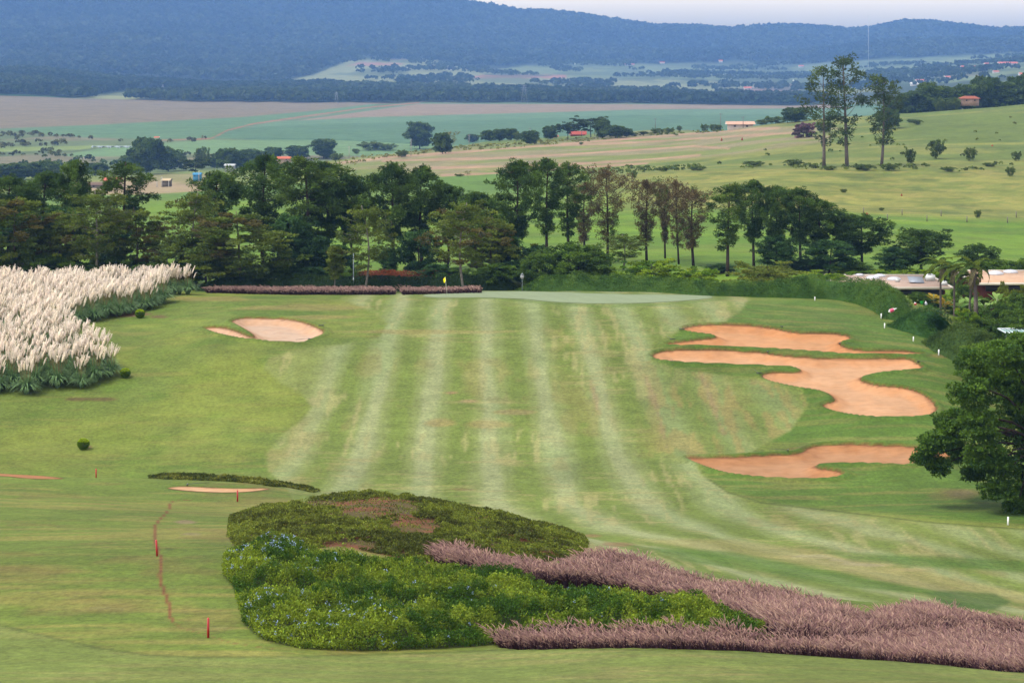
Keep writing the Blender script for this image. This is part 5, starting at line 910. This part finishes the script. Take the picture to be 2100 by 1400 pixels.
for i, (px, py, d, n, L_, lab, cl) in enumerate([(1938,634,240,8,1.9,'big-leaved plant with yellow-orange leaves at the foot of the left palm',1),(1966,640,240,9,2.3,'big-leaved green plant between the left and the thick-footed palm',0),(2020,640,238,10,2.8,'tallest big-leaved pale green plant right of the thick-footed palm',0),(2046,628,236,7,2.4,'pale big-leaved plant in the dark bushes right of the palms',0),(1990,632,242,8,2.0,'big-leaved plant behind the thick-footed palm',0),(1915,618,246,7,1.6,'low orange-tinged leafy plant at the end of the clubhouse wall',1)]):
    broadleaf(px, py, d, n, L_, lab, 500 + i, col=(C(150, 130, 50), C(196, 160, 60)) if cl else (C(110, 152, 74), C(176, 204, 140)))
for i, (k, px, d, top, hw, lab) in enumerate([('r1', 2060, 228, 618, 44, 'dark rounded bush right of the palms'),('r2', 2100, 232, 596, 46, 'dark bush at the right edge under the second roof'),('r1', 2150, 226, 600, 60, 'dark bush outside the right edge beside the second roof'),('o1', 2070, 250, 588, 30, 'reddish-green bush in front of the second building'),('u2', 1925, 252, 606, 26, 'yellow-green bush at the clubhouse corner'),('r2', 2020, 226, 648, 40, 'dark bush at the foot of the thick-footed palm'),('r1', 2085, 222, 648, 50, 'dark bush above the glass canopy'),('r2', 1975, 254, 580, 24, 'dark bush behind the middle slim palm'),('r1', 1960, 247, 612, 26, 'dark bush low between the left and middle palms'),('r1', 1885, 253, 598, 22, 'dark bush at the right end of the long hedge'),('r2', 1908, 251, 602, 22, 'dark bush before the clubhouse wall'),('u1', 1985, 226, 640, 26, 'bright low bush before the palm feet'),('r2', 2012, 246, 606, 22, 'dark bush behind the tallest palm')]):
    place_tree(k, px, d, top, hw, lab, 'shrub', 'leafy_shrub', 'bushes round the palms', rot=i)
# ------------------------------------------------------------------ hillside: tall eucalypts, bushes, fence
for k, px, top, hw, ro, lab in [('e1', 1690, 139, 44, 0.5, 'left of three tall eucalyptus trees on the hillside'), ('e2', 1737, 112, 42, 2.2, 'middle and tallest of three eucalyptus trees on the hillside'), ('e3', 1808, 156, 42, 4.0, 'right and thinnest of three tall eucalyptus trees on the hillside')]:
    place_tree(k, px, 628, top, hw, lab, 'tree', 'eucalyptus_tree', 'tall eucalyptus trees on the hillside', rot=ro)
def T_(k, px, by, top, hw, lab, nm='tree', cat='tree', lo=450, hi=2900, grp=None, rot=None, d=None):
    return place_tree(k, px, d or dpy(px, by, lo, hi), top, hw, lab, cat, nm, grp, rot=(px * .37) % 6 if rot is None else rot)
hb = 'bushes scattered on the hillside'
for k, px, by, top, hw, lab in [('v4',1920,326,290,15,'dark bush on the open hillside right of the eucalypts'),('v4',1867,338,308,9,'thin young tree right of the eucalypts on the hillside'),('v4',1990,330,305,11,'dark bush high on the right hillside'),('v4',2085,330,312,9,'small bush at the right edge of the hillside'),('v4',1868,252,245,7,'tiny bush on the crest of the hill, left one'),('v4',1880,256,246,10,'small bush on the crest of the hill, right one'),
    ('v4',1545,342,331,20,'low bush left of the eucalypts'),('v4',1628,342,328,16,'low bush at the foot of the left eucalyptus'),('v4',1770,350,338,18,'weedy bush between the middle and right eucalyptus'),('v4',1825,350,336,16,'weedy bush at the foot of the right eucalyptus'),('v4',1360,352,343,12,'small bush on the pale grass rim above the dying pines'),('v4',1430,350,342,16,'reddish weedy bush on the pale grass rim'),('v4',1300,366,352,6,'tiny shrub on the pale grass above the dying pines'),
    ('v4',2072,362,344,9,'dark shrub at the upper right of the pale hillside'),('v4',1730,395,388,6,'tiny shrub in the pale grass above the right-hand pines'),('v4',2005,447,432,6,'dark shrub on the hillside fence'),('v4',1808,432,426,5,'tiny shrub just above the hillside fence'),('v4',2030,342,334,12,'low bush on the upper right hillside'),('v4',1700,349,341,14,'grassy bush between the left and middle eucalyptus'),('v4',1945,352,343,14,'low bush on the right hillside below the dark bush')]:
    T_(k, px, by, top, hw, lab, 'bush', 'bush', 380, 1030, hb)
def fence(pts, label, h=1.35):
    P3 = [gp(a, b, 360, 560) for a, b in pts]; o = root('wire_fence', P3[0]); 
    for p in P3:
        g = Geo(); g.box(*(p - P3[0] + [0, 0, h / 2 - .1]), .17, .17, h + .2, C(128, 118, 106, 1.8)); part('post', g, o)
    g = Geo()
    for z in (.35, .75, 1.15): g.tube([p - P3[0] + [0, -.12, z] for p in P3], .015, C(120, 118, 114), 3)
    part('wire', g, o); tag(o, label, 'fence', 'wire fences across the hillside')
fence([(1500,447),(1580,448),(1660,450),(1740,451),(1820,452),(1901,454),(1983,456),(2066,457),(2150,458)], 'nearer wire fence on grey posts across the hillside')
fence([(1560,432),(1650,434),(1771,438),(1850,441),(1930,444),(2005,446),(2084,446),(2170,447)], 'farther wire fence on grey posts just above the nearer one')
def mound(px, by, w_, h_, lab, lo=350, hi=900):
    p = gp(px, by, lo, hi); d = p[1]; R_ = w_ / F * d / 2; hh = h_ / F * d; g = Geo(); r = rs(px); t_ = np.array([0, .3, .6, .85, 1]); g.tube([(0, 0, hh * t) for t in t_], R_ * np.array([1, .85, .6, .3, .05]), C(190, 96, 66), 9); 
    me = g.mesh('termite_mound', M_matte); tag(link('termite_mound', me, None, p - [0, 0, .1]), lab, 'mound', 'red earth mounds on the hillside')
for px, by, w_, h_, lab in [(1849,402,5,6,'small red earth mound high in the pale hillside grass'),(1778,440,9,5,'red earth mound beside the hillside fence'),(2035,300,6,4,'small red earth mound near the right end of the hill crest'),(1480,289,5,7,'small red earth mound on the terraces, left one'),(1522,288,5,7,'small red earth mound on the terraces, right one')]: mound(px, by, w_, h_, lab, 350, 1100)
# ------------------------------------------------------------------ single trees of the middle distance
md = 'single trees of the middle distance'
for k, px, by, top, hw, lab in [('v3',861,306,249,22,'dense egg-shaped dark tree standing out against the teal field'),('v1',908,316,274,18,'round bushy tree just right of the egg-shaped tree'),('w2',925,310,269,16,'bare greyish tree behind the round bushy tree'),('v2',664,325,284,23,'dark domed tree above the tree belt left of the poles'),
    ('v1',610,328,300,22,'dark tree left of the domed tree, above a red roof'),('v4',760,308,292,24,'low wide dark bush left of the egg-shaped tree'),('v4',790,308,296,20,'low bush nearer the egg-shaped tree'),('v4',690,330,316,12,'small shrub right of the domed tree'),
    ('v1',968,292,276,12,'small round purple-green tree left of the row of round trees'),('v1',1003,290,268,15,'first round green tree in the row on the ridge'),('v2',1024,290,264,12,'second round green tree in the row on the ridge'),('v2',1048,288,263,13,'pale yellowish green tree in the row on the ridge'),('v4',1064,288,272,10,'small dark tree in the row on the ridge'),('v1',1088,296,269,16,'loose grey-green tree right of the pale one'),('v1',1128,286,260,14,'dark tree before the largest spreading tree'),
    ('w1',1165,286,254,28,'left half of the large spreading dark tree clump'),('w1',1212,284,243,38,'largest spreading dark tree on the ridge'),('v2',1236,284,246,14,'dark upright tree joined to the largest spreading tree'),('v1',1262,283,258,22,'dark tree right of the largest spreading tree'),('v1',1285,281,264,12,'small tree at the right end of the dark clump'),('v4',1300,280,272,8,'small bush beyond the right end of the dark clump'),('w1',1320,279,270,12,'small flat tree on the ridge'),
    ('v4',1348,276,264,11,'small round tree on the ridge left of a pair'),('v4',1372,275,263,10,'small round tree on the ridge, right of a pair'),('v4',1393,270,259,5,'tiny thin tree on the ridge'),('v4',1445,267,256,7,'round bush on the ridge left of the long white house'),('v4',1463,266,256,7,'round bush between two bushes left of the long white house'),('v4',1474,266,257,6,'small round bush nearest the long white house'),
    ('v1',1630,251,222,24,'dark round tree behind the ridge left of the eucalypts'),('v4',1590,254,240,20,'low dark tree left of the round tree on the ridge'),('v4',1565,256,246,14,'low bush right of the long white house'),('w3',1648,282,254,20,'purple flowering tree left of the eucalypts'),('v4',1690,272,252,18,'dark bush seen between the eucalypt trunks'),('v1',1820,265,225,22,'dark bushy tree behind the right eucalyptus'),
    ('w2',960,365,350,7,'tiny bare tree on the green below the terraces'),('v4',942,362,357,9,'low dark bushes beside the tiny bare tree'),('v4',1192,297,292,4,'single dot-like bush on the terraces'),('v4',730,316,306,7,'small tree right of the left pole'),('v4',825,322,309,12,'shrub below the right pole'),('v4',895,310,302,8,'shrub under the round bushy tree'),
    ('v1',300,358,286,34,'tallest blue-green gum tree cluster beyond the flat-topped pine'),('v1',345,352,308,30,'lower blue-green trees right of the tallest gum cluster'),('v2',270,350,318,22,'blue-green trees left of the tallest gum cluster'),('v1',275,355,330,24,'low blue-green wood below the gum cluster'),('w1',402,366,326,32,'flat umbrella-shaped tree above the blue shelter'),('v1',470,350,306,26,'dark green tree right of the umbrella-shaped tree'),('v1',505,345,308,30,'grey-green tree next to the dark green one'),
    ('v1',560,330,303,18,'dark tree just left of the red roof'),('v4',414,324,306,14,'small bluish tree between the gum cluster and the umbrella tree'),('v1',440,340,322,14,'bluish tree behind the umbrella-shaped tree'),('v1',30,370,336,34,'dark wood at the far left behind the belt'),('v1',85,368,332,38,'rounded dark wood left of the narrow tall pine'),('v1',-20,370,338,30,'dark wood cut by the left edge'),('v1',195,360,335,26,'bluish wood between the two tall pines')]:
    T_(k, px, by, top, hw, lab, 'tree', 'tree', 600, 1700, md, d=(dpy(px, max(by, 345), 700, 1340) if px < 560 else None))
# wood at the hilltop on the right
hw_ = 'trees of the wood behind the hill crest'
WD = [(1870,190,34,'v1'),(1905,176,30,'v2'),(1940,180,34,'v1'),(1985,172,26,'v2'),(2020,160,30,'v1'),(2060,166,34,'v2'),(2095,158,30,'v1'),(2130,150,36,'v2'),(1850,212,24,'v1'),(1885,205,26,'v1'),(1925,208,22,'v2'),(2050,188,24,'v1'),(2085,180,30,'v1'),(2125,178,30,'v2'),(2020,196,20,'v1'),(1955,200,20,'v3'),(1835,205,18,'v2'),(1900,168,20,'v3')]
ADJ = ['leftmost rounded','broad olive','tall dark','feathery grey','bamboo-like pale','dark upright','rightmost dark','rightmost tall','low left','low bushy','low dark','low right','brownish right','rightmost low','low central','pointed','small leftmost','highest left']
for (px, top, hw, k), a in zip(WD, ADJ): place_tree(k, px, 1040 + (px * 7) % 40, top, hw, a + ' tree in the wood behind the crest of the right-hand hill', 'tree', 'tree', hw_, rot=px * .3)
for i, px in enumerate((1925, 1942, 1958)): place_tree('v4', px, 1010, 203 + (i % 2) * 5, 11, ['left','middle','right'][i] + ' light green banana clump at the foot of the hilltop wood', 'plant', 'banana_clump', 'banana clumps by the hilltop wood')
# ------------------------------------------------------------------ far woods as masses: each tree a clump of leafy facets
def wood(name, label, regions, sp, size, tall, nleaf, cA, cB, seed, thin=None, jit=.5, conc=None):
    r = rs(seed); X = []; 
    for poly, lo, hi, dens in regions:
        pr = psdf(PX[::2, ::2], PY[::2, ::2], poly, 10); m = (pr > 0) & (DD[::2, ::2] > lo) & (DD[::2, ::2] < hi)
        x = XX[::2, ::2][m]; y = DD[::2, ::2][m]
        if len(x) == 0: continue
        wt = (y / F) * (y * .0075); n = int(wt.sum() * 24 / (sp * sp) * dens); 
        if n <= 0: continue
        k = r.choice(len(x), n, p=wt / wt.sum()); X.append(np.stack([x[k] + r.normal(size=n) * y[k] * 12 / F * .6, y[k] * (1 + r.uniform(-.008, .008, n))], 1))
    X = np.concatenate(X)
    if thin is not None: X = X[thin(X[:, 0], X[:, 1], r)]
    n = len(X); s_ = size * r.uniform(.65, 1.35, n); z = H(X[:, 0], X[:, 1]); k = np.repeat(np.arange(n), nleaf); m = len(k); d = unit(r.normal(size=(m, 3))); d[:, 2] = np.abs(d[:, 2]) * .9
    cen = np.stack([X[:, 0], X[:, 1], z + s_ * tall * .45], 1)[k]; P_ = cen + d * (s_[k] * .5)[:, None] * [1, 1, tall * 1.0] - [0, 0, .0]
    big = fbm(X[:, 0] / 220, X[:, 1] / 220, 3, seed)[:, None]; c = (cA + (cB - cA) * ss(.3, .7, big)) * r.uniform(.6, 1.4, (n, 1)); c = c[k] * (.82 + .35 * d[:, 2:3]) ** 0
    D = unit(np.cross(d, r.normal(size=(m, 3)))); g = Geo(); g.leaves(P_ - D * (s_[k] * .25)[:, None], D, s_[k] * .55, s_[k] * .5, c * r.uniform(.85, 1.15, (m, 1)), r)
    return tag(link(name, g.mesh(name, M_leaf)), label, 'forest', kind='stuff')
fA, fB = C(46, 66, 30, 4.0), C(72, 88, 42, 4.0)
BELTP = [(-100,196),(60,200),(180,205),(190,196),(260,187),(330,183),(400,184),(405,188),(330,198),(230,207),(500,211),(700,212),(1000,211),(1300,214),(1560,216),(1690,217),(1690,206),(1600,203),(1450,203),(1300,196),(1100,190),(900,184),(720,180),(560,176),(400,166),(250,156),(100,150),(-100,150)]
wood('forest', 'dark wooded belt across the valley beyond the teal fields', [(BELTP, 2990, 4300, 1.0)], 11, 13, 1.0, 16, fA, fB, 601)
MTN = [(-200,150),(100,148),(300,158),(450,170),(560,168),(640,152),(720,120),(880,122),(1000,140),(1100,130),(1400,126),(1700,126),(1850,118),(2200,104),(2200,40),(1500,20),(900,-40),(-200,-200)]
wood('forest', 'forest covering the blue mountain side', [(MTN, 4700, 8050, 1.0)], 20, 23, .8, 11, C(50, 68, 34, 4.2), C(70, 84, 44, 4.2), 602)
def clumpy(th, sc_): return lambda x, y, r: fbm(x / sc_, y / (sc_ * 1.6), 3, 77) > th
FARM = [(560,168),(700,125),(900,120),(1300,125),(1700,122),(2000,108),(2200,100),(2200,170),(2000,170),(1820,188),(1700,196),(1500,200),(1200,192),(900,182)]
wood('trees', 'scattered trees and groves on the farmland at the foot of the mountain', [(FARM, 3200, 6300, .55)], 18, 12, .9, 14, fA, fB, 603, clumpy(.575, 150))
PLN = [(-200,262),(200,256),(430,284),(600,300),(1000,320),(1000,345),(-200,345)]
wood('scrub', 'scrub and low bushes dotted over the near part of the plain', [([(-200,268),(60,272),(200,286),(430,288),(420,300),(130,322),(420,322),(700,318),(700,340),(-200,345)], 1250, 2300, .30)], 9, 4.2, .8, 14, C(70, 90, 50, 3.0), C(96, 96, 62, 3.0), 604, clumpy(.50, 45))
wood('scrub', 'rough weeds along the terraces and the ridge in the middle distance', [([(640,340),(740,322),(900,304),(1100,290),(1300,276),(1480,266),(1480,272),(1300,284),(1100,300),(900,314),(780,330),(700,345)], 650, 1260, .3), ([(1150,350),(1500,338),(1850,342),(2100,335),(2100,356),(1850,352),(1500,348),(1150,362)], 560, 760, .35), ([(1600,345),(2150,330),(2150,440),(1800,430),(1500,400)], 400, 640, .0), ([(1500,300),(2150,230),(2150,330),(1600,335)], 600, 980, .02)], 3.2, 1.2, .8, 16, C(92, 108, 56, 2.6), C(140, 136, 82, 2.6), 605, clumpy(.42, 14))
# ------------------------------------------------------------------ houses, barns, towers, poles far away
def house(px, by, wpx, hpx, roofc, wallc, label, name='house', lo=600, hi=6000, kind='gable', depth=None, d=None, grp='small houses in the valley', win=True):
    d = d or dpy(px, by, lo, hi); p = gd(px, d); p[2] = (HY - by) / F * d; W_ = wpx / F * d; Ht = hpx / F * d; Dp = depth or max(W_ * .5, 6); wh = Ht * .55; o = root(name, p)
    g = Geo(); g.box(0, 0, wh / 2 - 1, W_, Dp, wh + 2, wallc); part('wall', g, o, M_wall)
    g = Geo(); e = .08 * W_ + .15; a, b = W_ / 2 + e, Dp / 2 + e; zr = Ht; z0 = wh + .02; rx = a * (.55 if kind == 'hip' else 1.0)
    V = [(-a, -b, z0), (a, -b, z0), (a, b, z0), (-a, b, z0), (-rx, 0, zr), (rx, 0, zr)]; g.add(V, [[0, 1, 5, 4], [2, 3, 4, 5]], roofc); g.add(V, [[1, 2, 5], [3, 0, 4]], roofc if kind == 'hip' else wallc); g.add(V[:4], [[3, 2, 1, 0]], roofc * .7); part('roof', g, o, M_matte)
    if win:
        for f in ((-.25, .25) if W_ < 14 else (-.36, -.12, .12, .36)):
            g = Geo(); g.box(f * W_, -Dp / 2 - .03, wh * .5, W_ * .09, .05, wh * .42, C(40, 44, 50)); part('window', g, o)
    return tag(o, label, 'house', grp)
RR_, WW_ = C(214, 118, 88, 2.0), C(226, 220, 210, 1.7); GR_ = C(206, 206, 206, 1.8)
house(1518, 262, 50, 13, C(220, 176, 150, 1.9), C(232, 214, 200, 1.7), 'long low white house with a pinkish roof on the ridge left of the eucalypts', lo=900, hi=1300, d=1120, kind='gable')
house(1988, 209, 34, 12, C(178, 104, 80, 2.2), C(206, 170, 150, 2), 'red tiled hip-roofed house among the hilltop trees at right', kind='hip', d=1012)
house(1185, 284, 30, 15, C(190, 90, 74, 2.2), C(180, 110, 90, 2.3), 'red barn half hidden under the largest spreading tree', 'barn', d=1175)
house(1137, 284, 14, 7, C(190, 110, 84, 2.2), C(190, 150, 120, 2.2), 'little brown shed left of the red barn', 'shed', d=1180)
house(232, 376, 30, 12, RR_, C(190, 150, 120, 2), 'red roof glimpsed left of the flat-topped pine trunk', d=840)
house(205, 384, 40, 10, C(150, 120, 100), C(200, 190, 180), 'long low shed left of the flat-topped pine trunk', 'shed', d=830)
house(342, 374, 16, 8, C(214, 190, 150, 2), C(150, 140, 126), 'tiny open shelter on the bare ground at left', 'shelter', d=830)
house(405, 362, 14, 8, C(70, 150, 196, 2), C(90, 160, 200, 2), 'bright blue shelter under the umbrella-shaped tree', 'shelter', d=860)
house(472, 343, 18, 7, C(200, 204, 200, 2), C(180, 184, 180, 2), 'pale roof at the edge of the trees above the round-topped pine', d=900)
house(582, 330, 26, 9, RR_, C(206, 180, 160, 2), 'red roof showing between two pine crowns left of the domed tree', d=985)
house(322, 286, 9, 6, RR_, WW_, 'tiny pink house at the edge of the teal field', d=1780)
FH = [(1990,143,34,8,RR_,WW_,'long red-roofed house on the far right slope'),(2066,134,34,7,RR_,WW_,'widest red roof at the far right beyond the hill'),(2023,135,8,6,RR_,WW_,'tiny red-roofed house left of the widest red roof'),(2042,150,10,5,RR_,WW_,'tiny house beside the curving dirt road'),(1842,150,16,4,GR_,GR_,'left of two long white sheds right of the eucalypts'),(1872,149,20,4,GR_,GR_,'right of two long white sheds right of the eucalypts'),(1898,153,42,6,C(90,96,110,2.4),C(90,90,100),'long dark barn on the far farmland'),(1876,155,8,5,RR_,RR_,'small red hut at the end of the long dark barn'),
 (1888,168,18,5,RR_,WW_,'flat red roof just above the hilltop wood'),(1943,162,9,6,RR_,WW_,'tiny red-roofed house right of the flat red roof'),(1921,158,9,5,RR_,WW_,'tiny red roof among far trees'),(1875,176,14,7,WW_,WW_,'small white house at the edge of the hilltop wood'),(1840,169,10,6,GR_,WW_,'small grey house in the far hamlet'),(1808,164,10,4,WW_,WW_,'tiny white hut behind the right eucalyptus'),(1800,174,30,6,C(206,120,110,2.2),C(200,150,150,2),'pinkish row of huts behind the right eucalyptus'),
 (2093,156,6,7,RR_,WW_,'tiny red turret house at the right edge'),(1533,184,14,6,RR_,WW_,'lone red-roofed house at the edge of the far grove'),(1478,127,7,4,RR_,WW_,'faint red roof under the mountain, centre'),(1643,138,9,4,RR_,WW_,'faint red roof under the mountain left of the eucalypts'),(1358,130,9,3,RR_,WW_,'faint pair of roofs under the mountain'),(922,144,12,4,RR_,WW_,'faint red-roofed farm on the pale slope'),(1290,134,20,3,RR_,WW_,'faint long red roof under the mountain'),(1923,145,4,3,RR_,WW_,'dot-like red roof above the long dark barn')]
for px, by, w_, h_, rc, wc, lab in FH: house(px, by, w_, h_, rc, wc, lab, lo=3100, win=w_ > 15, depth=14)
def tank(px, by, w_, h_, lab):
    d = dpy(px, by, 3000, 6500); p = gd(px, d); p[2] = (HY - by) / F * d; o = root('water_tower', p); R_ = w_ / F * d / 2; Ht = h_ / F * d
    g = Geo(); g.tube([(0, 0, Ht * .35), (0, 0, Ht)], [R_, R_], WH, 10); part('tank', g, o); g = Geo(); g.tube([(0, 0, -2), (0, 0, Ht * .35)], [R_ * .5, R_ * .5], WH * .8, 8); part('shaft', g, o); tag(o, lab, 'water tower', 'white water towers')
tank(1897, 142, 3.2, 8, 'white water tower above the long dark barn'); tank(2039, 143, 3, 9, 'white water tower beside the dirt road'); tank(1179, 134, 2.5, 6, 'faint white water tower under the mountain'); tank(1627, 168, 3, 4, 'tiny white tank left of the eucalypts')
o = root('greenhouse', gd(235, 1600)); g = Geo()
for k in range(6): g.tube([(-18 + k * 7.2, 0, 0), (-18 + k * 7.2, 0, 1.2), (-18 + k * 7.2 + 6, 0, 1.3), (-18 + k * 7.2 + 6, 0, 0)], .9, C(196, 210, 214, 2), 6)
part('tunnel', g, o); tag(o, 'long low white greenhouse tunnels on the plain at left', 'greenhouse')
def pole(px, by, top, lab, lo=600, hi=1400, c=C(170, 166, 160, 1.8), arm=True, d=None):
    d = d or dpy(px, by, lo, hi); p = gd(px, d); p[2] = (HY - by) / F * d; h = (by - top) / F * d; o = root('utility_pole', p); g = Geo(); g.tube([(0, 0, -1), (0, 0, h)], [.20, .14], c, 6); part('post', g, o)
    if arm: g = Geo(); g.box(0, -.25, h * .93, 2.2, .14, .14, c * .8); part('crossarm', g, o)
    tag(o, lab, 'pole', 'utility poles across the middle distance')
for px, by, top, lab in [(843,320,285,'pale utility pole in front of the egg-shaped tree'),(716,326,300,'pale utility pole right of the domed tree'),(1220,279,249,'dark utility pole before the largest spreading tree'),(1193,280,265,'shorter pale pole at the red barn'),(1344,266,243,'thin pole sticking up from the ridge trees'),(1478,264,232,'thin pole left of the long white house'),(1524,262,239,'thin pole right behind the long white house'),(1615,252,218,'thin pole beside the dark round tree on the ridge'),(1087,284,262,'thin pole among the row of round trees'),(962,300,276,'thin pole at the left end of the row of round trees')]:
    pole(px, by, top, lab, 800, 1250, C(176, 170, 160, 1.8) if px < 1000 else C(120, 112, 108, 2))
for i, (px, by, top) in enumerate([(332, 384, 362), (346, 385, 370), (322, 386, 372), (408, 372, 350)]): pole(px, by, top, ['tallest post on the bare ground at left','middle post on the bare ground at left','left post on the bare ground at left','pale post in front of the blue shelter'][i], arm=False, d=800)
def pylon(px, by, top, wpx, lab, d):
    p = gd(px, d); p[2] = (HY - by) / F * d; h = (by - top) / F * d; w_ = wpx / F * d / 2; o = root('power_pylon', p); c = C(150, 156, 164, 2); g = Geo(); lv = np.linspace(0, 1, 7)
    def cor(t): s_ = w_ * (1 - .85 * t); return [np.array([a * s_, b * s_, t * h]) for a, b in ((-1, -1), (1, -1), (1, 1), (-1, 1))]
    for k in range(4): g.tube([cor(0)[k], cor(1)[k]], .16, c, 4)
    for a, b in zip(lv[:-1], lv[1:]):
        A, B = cor(a), cor(b)
        for k in range(4): g.tube([A[k], B[(k + 1) % 4]], .09, c, 3)
    part('lattice', g, o)
    for t, s_ in ((.72, 1.1), (.84, .95), (.95, .7)): g = Geo(); g.box(0, 0, h * t, w_ * 2 * s_, .3, .3, c); part('crossarm', g, o)
    tag(o, lab, 'pylon', 'power pylons on the plain')
pylon(1075, 213, 174, 14, 'lattice power pylon in front of the wooded belt, centre', 2900); pylon(690, 212, 189, 8, 'smaller lattice pylon in front of the wooded belt, left', 2950); pylon(334, 193, 174, 6, 'faint small pylon on the pale field at far left', 3350)
p = gd(1781, 5200); p[2] = (HY - 138) / F * 5200; o = root('radio_mast', p); h = (138 - 32) / F * 5200; g = Geo()
for a in (0, 2.09, 4.19): g.tube([(math.cos(a) * .9, math.sin(a) * .9, -2), (math.cos(a) * .7, math.sin(a) * .7, h)], .22, C(200, 204, 210, 2), 4)
for k in range(30): g.tube([(math.cos(k * 2.09) * .8, math.sin(k * 2.09) * .8, h * k / 30), (math.cos(k * 2.09 + 2.09) * .8, math.sin(k * 2.09 + 2.09) * .8, h * (k + 1) / 30)], .15, C(200, 204, 210, 2), 3)
part('lattice', g, o); tag(o, 'very tall thin radio mast against the mountain, above the right eucalyptus', 'mast')

# ------------------------------------------------------------------ haze
hz = bpy.data.materials.new('haze'); hz.use_nodes = True; t = hz.node_tree; t.nodes.clear()
o_ = t.nodes.new('ShaderNodeOutputMaterial'); v_ = t.nodes.new('ShaderNodeVolumePrincipled')
v_.inputs['Color'].default_value = (0.24, 0.47, 1.0, 1); v_.inputs['Density'].default_value = 7.0e-5; v_.inputs['Anisotropy'].default_value = 0.0
t.links.new(v_.outputs[0], o_.inputs['Volume'])
zt = float(ZG.max()) + 60; zb = float(ZG.min()) - 1.5
V = [(x, y, z) for z in (zb, zt) for y in (-60, 9900) for x in (-5200, 5200)]
tag(link('haze', mesh('haze', V, np.array([[0, 2, 3, 1], [4, 5, 7, 6], [0, 1, 5, 4], [2, 6, 7, 3], [0, 4, 6, 2], [1, 3, 7, 5]]), hz)), kind='stuff')
